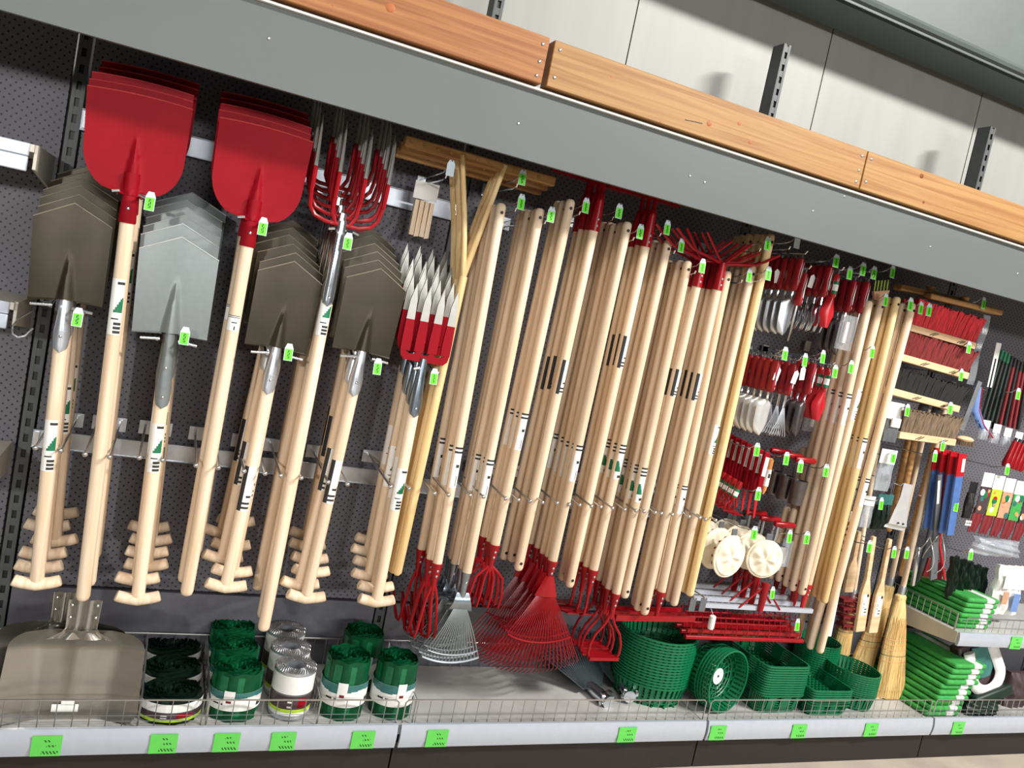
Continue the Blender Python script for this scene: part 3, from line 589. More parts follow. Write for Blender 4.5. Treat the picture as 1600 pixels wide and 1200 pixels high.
GR = [ # kind, top px, bottom px, front y, n, dy, wood, stickers, phrase, category
 ('cult3', (784, 318), (683, 882), -.36, 4, .044, 'ash', ((.72, 2, .14),), 'three tine red cultivator, group nearest the digging forks', 'cultivator'),
 ('steelrake', (844, 326), (729, 895), -.38, 5, .042, 'ash', ((.73, 2, .13),), 'grey steel leaf rake hanging head down', 'rake'),
 ('cult4', (892, 312), (773, 853), -.36, 3, .044, 'ash', ((.66, 2, .13),), 'red claw cultivator, beside the red leaf rakes', 'cultivator'),
 ('bow', (927, 361), (809, 891), -.36, 4, .038, 'ash', ((.42, 1, .12),), 'red bow rake hung head up, left red-socket group', 'rake'),
 ('redrake', (981, 347), (863, 878), -.40, 5, .042, 'ash', ((.70, 2, .13),), 'red wire leaf rake hanging head down', 'rake'),
 ('bow', (1008, 386), (889, 917), -.36, 3, .038, 'ash', ((.30, 1, .115),), 'red bow rake hung head up, middle red-socket group', 'rake'),
 ('hoe', (1044, 376), (927, 892), -.35, 3, .042, 'ash', ((.66, 4, .13),), 'red draw hoe behind the stirrup hoes', 'hoe'),
 ('stirrup', (1075, 408), (962, 929), -.38, 4, .042, 'ash', ((.66, 4, .13),), 'red stirrup hoe with a framed blade', 'hoe'),
 ('fan', (1088, 448), (975, 934), -.37, 2, .045, 'ash', ((.30, 1, .10),), 'red spreading hay fork hung head up, left pair', 'fork'),
 ('fan', (1120, 453), (1006, 960), -.39, 3, .042, 'ash', ((.29, 1, .10),), 'red spreading hay fork hung head up, right group', 'fork'),
 ('gardenrake', (1137, 424), (1033, 926), -.36, 3, .042, 'ash', ((.7, 2, .11),), 'wide red garden rake just left of the plain handles', 'rake'),
 ('plain', (1176, 416), (1052, 946), -.35, 5, .038, 'ash', ((.50, 0, .115),), 'plain ash replacement handle, shorter group', 'handle'),
 ('plain', (1205, 366), (1077, 931), -.37, 6, .04, 'pine', (), 'tall plain pine handle right of the ash handles', 'handle'),
 ('plain', (1281, 705), (1235, 917), -.22, 3, .045, 'ash', (), 'short handle just right of the bulb planters', 'handle'),
 ('plain', (1242, 795), (1216, 908), -.24, 2, .045, 'ash', (), 'short handle below the bulb planters', 'handle'),
 ('redend', (1377, 468), (1262, 914), -.34, 5, .042, 'ash', ((.36, 0, .13),), 'broom handle with a red lower end', 'handle'),
 ('plain', (1358, 470), (1252, 929), -.36, 3, .042, 'ash', ((.36, 2, .13),), 'ash broom handle left of the red-ended ones', 'handle'),
 ('plain', (1402, 464), (1287, 942), -.37, 4, .036, 'pine', ((.5, 2, .13),), 'pine broom handle right of the red-ended ones', 'handle'),
 ('plain', (1426, 474), (1280, 1020), -.36, 4, .045, 'ash', ((.53, 2, .12),), 'long ash pole ending above the small green baskets', 'handle'),
]
for gi, (kind, tp, bp, y, n, dy, wd, stk, ph, cat) in enumerate(GR):
    a, b = at(*tp, y), at(*bp, y); L = (b - a).length
    nm = {'cult3': 'cultivator', 'cult4': 'cultivator', 'steelrake': 'leaf_rake', 'redrake': 'leaf_rake', 'bow': 'bow_rake', 'hoe': 'draw_hoe', 'stirrup': 'stirrup_hoe', 'fan': 'hay_fork', 'gardenrake': 'garden_rake'}.get(kind, 'tool_handle')
    t = thing(nm, '', cat, (0, 0, 0), 'group of hanging tools: ' + ph.split(',')[0])
    up = kind in ('bow', 'fan')
    hole = -L + .03 if up else (-.03 if nm != 'tool_handle' else (-L + .03 if gi in (13, 14, 16) else -.03))
    handle(t, (0.05 if up else 0), -L + (0 if up or kind == 'plain' else -.02), RH if wd == 'ash' else .0155, wd, hole=hole)
    if up: head_up(kind, t)
    elif kind != 'plain': head(kind, t, L)
    for f, sk, sl in stk: sticker(t, -L * f, RH, sl, sk, .9, .1)
    d = b - a
    for i in range(n):
        o = t if i == 0 else dup(t)
        q = a + V((random.uniform(-.006, .006) if i else 0, i * dy, random.uniform(-.006, .004) if i else 0))
        if q.y > -.05: q.y = -.05 - .001 * i
        o.location = q
        dd = d + V((random.uniform(-.014, .014), random.uniform(-.004, .006), 0)) if i else d
        aim(o, dd)
        o['label'] = (ph.split(',')[0] + ', ' + nth(i, n) + ' of group' + ((', ' + ph.split(',')[1].strip()) if ',' in ph else ''))
# patterned red and white wrapped pole
a, b = at(1331, 800, -.30), at(1293, 992, -.30); t = thing('wrapped_pole', 'red and white patterned wrapped pole right of the broom handles', 'pole', a)
MB().tube([(0, 0, 0), (0, 0, -(b - a).length)], .016, 0, 12).build('shaft', 'white', t)
Lp = (b - a).length; mb = MB()
for k in range(9): mb.tube([(.0175 * math.sin(x), -.0175 * math.cos(x), -.05 - k * .03 - .012 * math.sin(3 * x + k)) for x in [j * .3 - 1.5 for j in range(11)]], .004, 0, 5)
mb.build('red_scrolls', 'dred', t); aim(t, b - a)
# wooden hay rakes: three, heads up under the canopy, split handles
for i in range(3):
    y = -.30 + i * .05
    hl_, hr_ = at(634, 208 , -.30), at(866, 284, -.30)
    c = (hl_ + hr_) / 2 + V((0, i * .05, -.012 - i * .012)); Lh = (hr_ - hl_).length
    t = thing('hay_rake', 'brown wooden hay rake with pegs, ' + ['front', 'middle', 'rear'][i] + ' of the three under the canopy', 'rake', c, 'wooden hay rakes')
    MB().box((0, 0, 0), (Lh, .03, .034)).build('rake_bar', 'raw', t, bevel=.006)
    for k in range(12):
        x = -Lh / 2 + .02 + k * (Lh - .04) / 11; mb = MB(); mb.tube([(x, -.017, .0), (x, .028, .0)], [.006, .004], 0, 8); mb.build('peg', 'knot' if False else 'raw', t)
    off = V((0, i * .05, -i * .012))
    j = at(724, 432, -.31); e = at(620, 898, -.31); s1 = at(722, 242, -.31); s2 = at(789, 258, -.31)
    for nm_, q in (('split_arm', s1), ('split_arm', s2)):
        mb = MB(); A = q + off - c; Bq = j + off - c; mb.tube([A, A * .5 + Bq * .5 + V((.006 if q is s1 else .0, 0, 0)), Bq], [.009, .0095, .011], 0, 10); mb.build(nm_, 'pine', t)
    mb = MB(); mb.tube([j + off - c + V((0, 0, .0)), (j + e) / 2 + off - c, e + off - c + V((0, 0, .01)), e + off - c], [.015, .0155, .0155, .009], 0, 12); mb.build('handle', 'pine', t)
# peg hooks with tags in bay two and three
def peg_hook(px, py, y, label, blank=False, s=.82, drop=.0, grp='single peg hooks with price tags', double=True):
    q = at(px, py - 15 * s, y); t = thing('peg_hook', label, 'hook', (q.x, 0, q.z), grp)
    d = q.y
    mb = MB(); mb.tube([(0, -.022, -.035), (0, d + .07, -.03), (0, d + .03, -.022), (.0, d + .006, -.003), (0.0, d - .006, .0)], .0022, 0, 6)
    mb.build('tag_arm', 'chrome', t)
    if double:
        mb = MB(); mb.tube([(0, -.022, -.055), (0, d + .06, -.055), (0, d + .035, -.05), (0, d + .03, -.04)], .003, 0, 6); mb.build('prong', 'chrome', t)
    MB().box((0, -.027, -.045), (.03, .006, .045)).build('back_plate', 'galv', t)
    price_tag(t, 0, d, .003, s, blank)
    return t
for px, py, y, lab, bl in ((706, 264, -.36, 'blank white tag hook above the wooden wedge pack', 1), (818, 279, -.36, 'tag hook at the right end of the wooden hay rakes', 0), (816, 317, -.40, 'tag hook of the three tine cultivators', 0), (863, 337, -.42, 'tag hook of the grey steel leaf rakes', 0), (917, 323, -.40, 'tag hook of the claw cultivators', 0), (969, 332, -.40, 'tag hook above the left red-socket bow rakes', 0), (1002, 364, -.42, 'tag hook of the red leaf rakes', 0), (1044, 358, -.40, 'tag hook above the middle red-socket bow rakes', 0), (1066, 386, -.39, 'tag hook of the red draw hoes', 0), (1099, 418, -.42, 'tag hook of the red stirrup hoes', 0), (1172, 433, -.40, 'tag hook of the wide red garden rakes', 0), (1201, 383, -.43, 'upper tag hook of the tall pine handles', 0), (1202, 430, -.43, 'tag hook of the plain ash handles', 0)):
    peg_hook(px, py, y, lab, bool(bl))
for i, (px, py, lab) in enumerate(((690, 772, 'three tine cultivators'), (745, 775, 'grey steel leaf rakes'), (800, 780, 'claw cultivators'), (838, 784, 'left bow rakes'), (880, 787, 'red leaf rakes'), (915, 790, 'middle bow rakes'), (948, 793, 'draw hoes'), (985, 797, 'stirrup hoes'), (1015, 800, 'left hay forks'), (1042, 803, 'right hay forks'), (1085, 808, 'plain ash handles'), (1110, 812, 'tall pine handles'))):
    guide(px, py, -.42, .024, 'wire guide hook around the handles of the ' + lab)
# pack of wooden wedges
p = at(663, 315, -.12); t = thing('wedge_pack', 'bagged pack of wooden handle wedges on a white card', 'pack', p)
MB().box((0, 0, .035), (.085, .004, .06)).build('header_card', 'white', t)
for k in range(4): MB().prism([(-.035 + k * .018, -.12 - .004 * (k % 2)), (-.019 + k * .018, -.12), (-.02 + k * .018, .0), (-.034 + k * .018, 0)], -.012, .006).build('wedge', 'ash', t)
# ================================================================ goods standing on the base shelf
def scoop(loc, lab):
    t = thing('scoop_shovel', lab, 'shovel', loc, 'aluminium scoop heads'); W, H = .375, .275
    def fn(u, v):
        q = max(0, (v - .72) / .28); hw = W / 2 * (1 - .06 * v) * (.0 + (1 - q ** 3 * .24)); q2 = max(0, (.1 - v) / .1); hw *= 1 - .1 * q2
        x = u * hw; lip = .045 * max(0, (abs(u) - .5 - .12 * v) / .5) + .05 * max(0, (v - .78) / .22)
        rg = .014 * max(0, 1 - abs(x) / (.012 + .03 * v)) * v
        return (x, -lip - rg + .004, v * H)
    MB().sheet(fn, 30, 22, .002).build('blade', 'alu', t)
    mb = MB()
    def nk(u, v):
        hw = .085 - .045 * min(1, v / .25) if v < .25 else .04 + .004 * v
        return (u * hw, -.03 - .012 * abs(math.sin(u * 4.7)) - .004, H - .03 + v * .115)
    mb.sheet(nk, 24, 10, .002); mb.build('neck_plate', 'alu', t)
    for x, z in ((-.033, .345), (.033, .345), (-.033, .31), (.033, .31), (-.07, .25), (-.03, .25), (.03, .25), (.07, .25)):
        MB().ball((x, -.046 if z > .3 else -.042, z), .0045, 0, 8, (1, .5, 1)).build('rivet', 'chrome', t)
    mb = MB(); mb.box((0, -.0, .035), (.07, .002, .022)); mb.box((.006, -.0, .05), (.035, .002, .012)); mb.build('paper_label', 'white', t, loc=(-.01, -.006, 0))
    return t
p = atz(95, 1128, DZ); s1 = scoop((p.x + .014, -.385, DZ + .002), 'front aluminium scoop with a white sticker, propped on the base shelf'); s1.rotation_euler = (R(-8), 0, R(0))
s2 = scoop((p.x - .03, -.335, DZ + .002), 'rear aluminium scoop, its riveted neck showing behind the front one'); s2.rotation_euler = (R(-8), 0, 0)
def bigroll(lab, loc, r, h, kind, grp):
    t = thing('edging_roll' if kind != 'mesh' else 'mesh_roll', lab, 'roll', loc, grp)
    if kind in ('green', 'dark'):
        m = 'roll' if kind == 'green' else 'rolld'; mb = MB(); turns = 6 if kind == 'green' else 8; n = 40
        pts = []; N = turns * n
        def sp(u, v):
            s = (u * .5 + .5); th = s * turns * 2 * math.pi; rr = r * (.28 + .70 * s) + .0028 * math.sin(th * 9 + 1.3 * int(s * turns))
            if s > .99: rr = r * .985
            return (rr * math.cos(th - .6), rr * math.sin(th - .6), h * v + (.003 * math.sin(th * 7.0 + s * 20) if v > .9 else 0))
        mb.sheet(sp, N, 3, .0015, d=(0, 0, .0)); mb2 = MB()
        def sp2(u, v):
            x, y, z = sp(u, v); k = 1 - .0018 / max(.01, math.hypot(x, y)); return (x * k, y * k, z)
        A = mb
        # second skin gives the strip its thickness
        mb.sheet(sp2, N, 3, .0, d=(0, 0, 0))
        mb.lathe([(r * .3, h * .1), (r * .3, h * .93), (r * .95, h * .93), (r * .95, h * .1)], 40, 0, closed=True)
        mb.build('rolled_strip', m, t)
        z0, z1 = (.24 * h, .62 * h) if kind == 'green' else (.12 * h, .82 * h)
    else:
        mb = MB(); N = 60
        mb.lathe([(r * .42, .004), (r * .42, h), (r * .97, h), (r * .97, .004)], 40, 0, closed=True); o = mb.build('rolled_mesh', 'galv', t)
        mb = MB()
        for k in range(5):
            q = r * (.47 + .11 * k)
            for j in range(44):
                a = j * 2 * math.pi / 44 + k * .07; da = .05
                mb.tube([(q * math.cos(a), q * math.sin(a), h), ((q + r * .05) * math.cos(a + da), (q + r * .05) * math.sin(a + da), h + .004), ((q + r * .10) * math.cos(a + .5 * da), (q + r * .10) * math.sin(a + .5 * da), h)], .0013, 0, 4, False)
        mb.build('wire_ends', 'wire', t); z0, z1 = .12 * h, .94 * h
    q = r * 1.012; nu, nv = 64, 24
    def bf(u, v): a = u * math.pi - math.pi / 2; return (q * math.cos(a), q * math.sin(a), z0 + (z1 - z0) * v)
    def bm_(u, v):
        if kind == 'green':
            e = .66 + .08 * math.sin(u * 8)
            if v > e: return 1
            if .28 < u < .36 and .12 < v < .34: return 2 if int(u * 200) % 2 else 0
            if -.34 < u < -.12 and .3 < v < .36: return 2 if int(u * 120) % 3 else 0
            return 0
        if v > .56: return 0
        if v > .50 and abs(u) < .3: return 3
        if v > .16:
            if .06 < u < .18 and .22 < v < .44: return 4
            if .2 < u < .26 and .24 < v < .36: return 4
            if -.25 < u < -.02 and (.22 < v < .26 or .32 < v < .36) : return 0 if int(u * 90) % 3 else 1
            return 1
        if v > .08: return 2
        return 0 if kind == 'mesh' else 2
    mb = MB(); mb.sheet(bf, nu, nv, .0006, 0, bm_); mb.build('paper_band', ['white', 'teal', 'ink'] if kind == 'green' else ['white', 'brown', 'lime', 'grey', 'red'], t)
    if kind == 'green':
        mb = MB(); a0 = -.3 if 'column' in lab else (-.28 if 'left' in lab else .12); mb.sheet(lambda u, v: ((q + .002) * math.sin(a0 + u * .2), -(q + .002) * math.cos(a0 + u * .2), .36 * h + v * .3 * h), 4, 6, .0008, 0, lambda u, v: 1 if abs(u) < .5 and .2 < v < .35 else 0); mb.build('sticker', ['white', 'dred'], t)
    return t
x0 = at(265, 1100, -.33).x
R_ = .0765
for i in range(3):
    bigroll(nth(i, 3).replace('second from front', 'middle') + ' dark edging roll in the row beside the steel scoop', (x0, -.335 + i * .1545 - .012, DZ + .001), R_, .08, 'dark', 'dark edging rolls').scale = (1.2, 1, 1)
x0 = at(363, 1100, -.33).x
for i in range(3): bigroll(nth(i, 3).replace('second from front', 'middle') + ' green edging roll in the column left of the grey mesh rolls', (x0, -.34 + i * .150, DZ + .001), .073, .155, 'green', 'green edging rolls').scale = (1.1, 1, 1)
x0 = at(450, 1100, -.33).x
for i in range(3): bigroll(nth(i, 3).replace('second from front', 'middle') + ' grey wire mesh roll with a white paper band', (x0, -.345 + i * .136, DZ + .001), .066, .16, 'mesh', 'grey mesh rolls')
bigroll('front left of the three large green edging rolls', (at(531, 1100, -.33).x, -.335, DZ + .001), .078, .2, 'green', 'large green edging rolls')
bigroll('front right of the three large green edging rolls', (at(608, 1100, -.33).x, -.335, DZ + .001), .074, .195, 'green', 'large green edging rolls')
bigroll('rear of the three large green edging rolls', (at(556, 1040, -.15).x + .01, -.15, DZ + .001), .076, .2, 'green', 'large green edging rolls')
# ---------------------------------------------------------------- green plastic baskets
def basket_mesh(rx, ry, h, rect):
    "openwork basket: rim, slatted wall, gridded floor (rim at z = 0, floor at z = -h)"
    mb = MB(); n = 40
    def ring(k, s):
        a = 2 * math.pi * k / n
        if rect:
            c, d = math.cos(a), math.sin(a); e = .24; x = math.copysign(abs(c) ** e, c); y = math.copysign(abs(d) ** e, d); return (x * rx * s, y * ry * s)
        return (math.cos(a) * rx * s, math.sin(a) * ry * s)
    levels = [(1.0, 0, .006), (.90, -h * .78, .004), (.86, -h, .004)]
    def P3(k, s, z): x, y = ring(k % n, s); return V((x, y, z))
    for s, z, th in levels:
        vs = []; fs = []
        for k in range(n):
            for ds, dz in ((.0, 0), (-.05, 0), (-.05, -th), (0, -th)): vs.append(P3(k, s + ds, z + dz))
        for k in range(n):
            for j in range(4): fs.append((k * 4 + j, k * 4 + (j + 1) % 4, ((k + 1) % n) * 4 + (j + 1) % 4, ((k + 1) % n) * 4 + j))
        mb.add(vs, fs)
    for k in range(n):
        a, b = k, k + .55
        q = [P3(k, .985, -.003), (P3(k, .985, -.003) * .45 + P3(k + 1, .985, -.003) * .55), (P3(k, .90, -h * .78) * .45 + P3(k + 1, .90, -h * .78) * .55), P3(k, .90, -h * .78)]
        inn = [V((p.x * .975, p.y * .975, p.z)) for p in q]
        mb.add(q + inn, [(0, 1, 2, 3), (7, 6, 5, 4), (0, 4, 5, 1), (1, 5, 6, 2), (2, 6, 7, 3), (3, 7, 4, 0)])
        q = [P3(k, .89, -h * .78), P3(k + 1, .89, -h * .78), P3(k + 1, .86, -h), P3(k, .86, -h)]
        if k % 2 == 0:
            inn = [V((p.x * .97, p.y * .97, p.z)) for p in q]; mb.add(q + inn, [(0, 1, 2, 3), (7, 6, 5, 4), (0, 4, 5, 1), (1, 5, 6, 2), (2, 6, 7, 3), (3, 7, 4, 0)])
    if rect:
        for i in range(9):
            f = -.8 + 1.6 * i / 8; mb.box((0, f * ry * .86, -h + .002), (rx * 1.7, .006, .004)); mb.box((f * rx * .86, 0, -h + .002), (.006, ry * 1.7, .004))
    else:
        for i in range(8): a = i * math.pi / 8; mb.box((0, 0, -h + .002), (rx * 1.7, .005, .004), 0, Matrix.Rotation(a, 3, 'Z'))
        for s in (.25, .42, .6, .74):
            pts = [P3(k, s, -h + .002) for k in range(0, n + 1, 2)]; mb.tube(pts, .003, 0, 4, False)
    return mb
def stack(lab, grp, rx, ry, h, rect, loc, n, step, axis=None, roll=0):
    o = basket_mesh(rx, ry, h, rect).build('plastic_basket', 'basket'); out = []
    ax = V(axis).normalized() if axis else V((0, 0, 1))
    q = V((0, 0, 1)).rotation_difference(ax)
    for i in range(n):
        c = o if i == 0 else o.copy()
        if i: COL.objects.link(c)
        c.location = V(loc) + ax * (step * (i - (n - 1 if axis else 0)) + (h if not axis else 0)); c.rotation_mode = 'QUATERNION'; c.rotation_quaternion = q @ Quaternion((0, 0, 1), R(roll) + random.uniform(-.02, .02))
        j = n - 1 - i
        nm = ['topmost', 'second from top', 'third from top', 'fourth from top', 'fifth from top', 'sixth from top', 'seventh from top', 'eighth from top', 'ninth from top', 'tenth from top', 'eleventh from top', 'twelfth from top', 'thirteenth from top', 'fourteenth from top', 'fifteenth from top', 'sixteenth from top', 'seventeenth from top'][j] if i else 'lowest'
        if axis: nm = nm.replace('from top', 'from front').replace('topmost', 'foremost').replace('lowest', 'rearmost')
        tag(c, nm + ' green basket in the ' + lab, 'basket', grp); out.append(c)
    return out
z = DZ + .001
stack('large round stack left of the tilted baskets', 'large round green baskets', .165, .15, .085, False, (2.375, -.205, z), 17, .0118)
k = stack('round stack tipped on its side', 'tipped round green baskets', .130, .130, .062, False, (2.635, -.375, z + .133), 6, .0135, (.30, -1, .05))
f = k[-1]; mb = MB(); mb.lathe([(.006, 0), (.034, 0), (.034, .001), (.006, .001)], 24, closed=True); o = mb.build('white_disc', 'white', f, loc=(0, 0, -.054))
stack('large rectangular stack beside the tilted round baskets', 'large rectangular green baskets', .125, .185, .085, True, (2.918, -.215, z), 13, .0105, None, 0)
stack('smaller rectangular stack at the front', 'small rectangular green baskets', .12, .13, .055, True, (3.17, -.29, z), 7, .0105, None, 0)
stack('oval stack beside the straw broom', 'oval green baskets', .105, .125, .07, False, (3.405, -.27, z), 11, .0095, None, 20)
stack('round stack behind the oval stack', 'rear round green baskets', .1, .1, .08, False, (3.335, -.115, z), 14, .0105)
# ---------------------------------------------------------------- loose steel rake heads on the deck
def fanhead(loc, rz, lab):
    t = thing('rake_head', lab, 'rake head', loc, 'loose steel rake heads'); n = 22
    def pt(k, f): u = k / (n - 1) * 2 - 1; a = u * .55; l = .06 + .22 * f; return V((math.sin(a) * l * 1.4, math.cos(a) * l, .03 + .15 * f - .045 * f * u * u + (.012 * (f - .9) * 10 if f > .9 else 0)))
    for k in range(n): mb = MB(); mb.tube([pt(k, f) for f in (0, .3, .6, .9, 1)], [.0045, .005, .0055, .004, .002], 0, 5, flat=.3); mb.build('tine', 'gun', t)
    mb = MB(); mb.sheet(lambda u, v: pt((u * .5 + .5) * (n - 1), v * .72) - V((0, 0, .003)), 21, 4, .001, d=(0, 0, -1)); mb.build('fan_plate', 'gun', t)
    mb = MB(); mb.tube([pt(k / 2, .93) + V((0, 0, .004)) for k in range(2 * n - 1)], .003, 0, 5); mb.build('spacer_bar', 'gun', t)
    mb = MB(); mb.tube([(0, .07, .03), (0, .02, .026), (0, -.05, .022)], [.02, .025, .025], 0, 12); mb.build('clamp_sleeve', 'chrome', t)
    for sx in (-.02, .02): mb = MB(); mb.lathe([(.014, 0), (.022, .0), (.022, .012), (.014, .012)], 14, closed=True, q=Matrix.Rotation(R(90), 3, 'Y')); mb.build('clamp_ring', 'chrome', t, loc=(sx, -.02, .03), rot=(R(20), 0, R(sx * 900)))
    mb = MB(); mb.tube([(-.03, -.035, .014), (.03, -.035, .014)], .008, 0, 6); mb.build('wing_bolt', 'chrome', t)
    t.rotation_euler = (0, 0, R(rz)); return t
p = atz(940, 1100, DZ); fanhead((p.x, p.y + .02, DZ), 12, 'left loose zinc leaf rake head with clamp, lying on the bare deck')
p = atz(975, 1098, DZ); fanhead((p.x + .02, p.y + .03, DZ + .012), -14, 'right loose zinc leaf rake head with clamp, lying on the bare deck')
# ---------------------------------------------------------------- aluminium bar rakes and red wide rakes hung head up below the canvas bags
for i in range(4):
    y = -.35 + i * .032; a, b = at(1096, 942, -.35), at(1268, 957, -.35); c = (a + b) / 2 + V((-.004 * i, i * .055, i * .006))
    t = thing('aluminium_rake', ['front', 'second', 'third', 'rear'][i] + ' wide aluminium rake head with red struts below the canvas bags', 'rake head', c, 'aluminium rake heads'); L = (b - a).length
    MB().box((0, 0, 0), (L, .014, .018)).build('toothed_bar', 'rail', t)
    mb = MB()
    for k in range(16): x = -L / 2 + .03 + k * (L - .06) / 15; MB().tube([(x, .004, 0), (x, .04, -.004)], [.004, .0025], 0, 6).build('tooth', 'galv', t)
    mb = MB(); mb.tube([(0, -.01, .11), (0, -.012, .05), (0, -.012, -.01)], [.017, .015, .012], 0, 12); mb.build('socket', 'redm', t)
    for s in (-1, 1): mb = MB(); mb.tube([(s * .006, -.01, .095), (s * .105, -.008, .0)], .0042, 0, 7); mb.build('strut', 'redm', t)
for i in range(4):
    a, b = at(1072, 988, -.36), at(1252, 1008, -.36); c = (a + b) / 2 + V((.004 * i, i * .04, i * .006)); L = (b - a).length
    t = thing('wide_rake', ['front', 'second', 'third', 'rear'][i] + ' wide red wire rake head above the green baskets', 'rake head', c, 'red wide rake heads')
    mb = MB(); mb.tube([(-L / 2, 0, 0), (L / 2, 0, 0)], .0095, 0, 10); mb.build('rake_tube', 'redm', t)
    MB().box((0, .012, .022), (L * .96, .01, .012)).build('rake_bar', 'redm', t)
    for k in range(11): x = -L / 2 + .02 + k * (L - .04) / 10; mb = MB(); mb.tube([(x, 0, 0), (x - .004, -.006, .035), (x - .004, .012, .085)], .0022, 0, 6); mb.build('tine', 'redm', t)
    mb = MB(); mb.tube([(-L / 2 + .03, .004, .06), (L / 2 - .03, .004, .06)], .003, 0, 6); mb.build('cross_wire', 'redm', t)
for px, py, y, lab, bl in ((1208, 930, -.37, 'tag hook over the aluminium rake heads', 0), (1247, 980, -.38, 'tag hook at the right end of the red wire rake heads', 0)): peg_hook(px, py, y, lab, bool(bl))
for px, py, lab in ((1081, 944, 'left of two grey blank tags hung over the red rake heads'), (1097, 944, 'right of two grey blank tags hung over the red rake heads')):
    q = at(px, py, -.38); t = thing('blank_tag_hook', lab, 'hook', (q.x, 0, q.z), 'grey blank tag hooks'); mb = MB(); mb.tube([(0, -.02, .02), (0, -.36, .03), (0, -.39, .028)], .0025, 0, 6); mb.build('wire_arm', 'chrome', t)
    MB().box((0, -.385, .0), (.028, .002, .055)).build('blank_tag', 'grey', t)
p = at(1112, 972, -.38); t = thing('plastic_tube', 'white plastic cap hanging in front of the red rake heads', 'cap', p); mb = MB(); mb.lathe([(.008, .028), (.013, .024), (.0135, -.02), (.011, -.028)], 14); mb.build('cap_body', 'white', t); mb = MB(); mb.tube([(0, 0, .026), (0, .02, .045), (0, .30, .04)], .002, 0, 6); mb.build('hang_wire', 'wire', t)
# ---------------------------------------------------------------- straw brooms and long brushes
def broom(head_top, bottom, ytop, hand_top, lab, w0, w1):
    a = at(*head_top, ytop); b = at(*bottom, ytop); b.z = max(b.z, DZ + .002)
    t = thing('straw_broom', lab, 'broom', a, 'straw brooms'); d = b - a; H = d.length; hz = at(*hand_top, ytop) - a
    def prof(v): return w0 + (w1 - w0) * (v ** .75)
    mb = MB(); n = 36; vs = []; fs = []; nv = 12
    for j in range(nv + 1):
        v = j / nv
        for i in range(n):
            an = 2 * math.pi * i / n; rr = 1 + .05 * math.sin(i * 5.3 + 2) * v
            vs.append((d.x * v + math.cos(an) * prof(v) * rr, math.sin(an) * (.022 + .012 * v), d.z * v * (1 - (.012 * math.sin(i * 7.7) if j == nv else 0))))
    for j in range(nv):
        for i in range(n): fs.append((j * n + i, j * n + (i + 1) % n, (j + 1) * n + (i + 1) % n, (j + 1) * n + i))
    fs.append(tuple(range(n))); fs.append(tuple(range(nv * n, nv * n + n))); mb.add(vs, fs); mb.build('straw_head', 'straw', t)
    mb = MB(); rnd = random.Random(5)
    for k in range(150):
        u = rnd.uniform(-1, 1); v0 = rnd.uniform(.15, .6); s = rnd.choice((-1, 1)); yy = lambda v: -math.sqrt(max(.02, 1 - u * u)) * (.023 + .012 * v) - .001
        mb.tube([(d.x * v + u * prof(v) + (rnd.uniform(-.004, .004) if v > .9 else 0), yy(v), d.z * v) for v in (v0, (v0 + 1) / 2, rnd.uniform(.97, 1.0))], .0011, 0, 4, False)
    mb.build('loose_straw', 'straw', t)['kind'] = 'stuff'
    for v in (.40, .45, .5, .56, .62):
        mb = MB(); mb.tube([(d.x * v + math.cos(x) * (prof(v) * 1.03), math.sin(x) * (.0245 + .012 * v), d.z * v) for x in [2 * math.pi * j / 24 for j in range(25)]], .0013, 0, 5, False); mb.build('stitching', ['orange', 'ink', 'orange', 'red', 'lgreen'][int(v * 100) % 5], t)
    mb = MB(); mb.lathe([(w0 * .9, -.012), (w0 * 1.1, -.004), (w0 * 1.1, .016), (w0 * .8, .024)], 16, sy=.7); mb.build('shoulder_wrap', 'straw', t)
    mb = MB(); mb.lathe([(.0155, .02), (.0165, .055), (.0145, .065)], 14); mb.build('collar', 'galv', t)
    mb = MB(); mb.tube([(0, 0, .05), hz * .5, hz], .0125, 0, 12); mb.build('handle', 'ash', t)
    return t
broom((1406, 936), (1386, 1092), -.24, (1476, 640), 'front straw broom standing beside the lower kneeling pads', .028, .098)
broom((1388, 922), (1338, 1060), -.14, (1452, 640), 'rear straw broom half hidden behind the front one', .026, .075)
broom((1330, 940), (1312, 1020), -.1, (1372, 690), 'third straw broom in the shade left of the long wooden brushes', .03, .05)
def bathbrush(top, bot, y, lab, lbl=True):
    a, b = at(*top, y), at(*bot, y); L = (b - a).length; t = thing('long_brush', lab, 'brush', a, 'long wooden wash brushes')
    f = lambda v: .011 if v < .45 else (.011 + .015 * min(1, (v - .45) / .14))
    pts = [(-f(v), -L * v) for v in (0, .1, .25, .45, .5, .55, .6, .8, .95, 1)]; pts = [(-.009, 0)] + pts[1:] + [(-.9 * f(1), -L)]
    o = MB().prism(pts + [(-x, z) for x, z in reversed(pts)], -.009, .009).build('wooden_back', 'board', t, bevel=.003)
    mb = MB()
    rnd = random.Random(3)
    for k in range(120):
        x, zz = rnd.uniform(-.022, .022), -L * rnd.uniform(.62, .97); mb.tube([(x, .008, zz), (x * 1.2, .035, zz)], .0016, 0, 4, False)
    s = mb.build('bristles', 'bdred', t); s['kind'] = 'stuff'
    if lbl:
        mb = MB(); mb.sheet(lambda u, v: (u * .016, -.0102, -L * .82 + v * L * .22), 20, 36, .0006, 0, lambda u, v: 1 if (u > .3 and v > .86) or (.0 < u < .8 and .1 < v < .3 and int(v * 60) % 2) or (-.7 < u < -.1 and .35 < v < .6 and int(v * 48) % 3 == 0) else 0); mb.build('paper_label', ['white', 'ink'], t)
    aim(t, b - a); return t
bathbrush((1365, 838), (1342, 986), -.33, 'left long wooden wash brush with a paper label, front row')
bathbrush((1390, 842), (1362, 988), -.33, 'right long wooden wash brush with a paper label, front row')
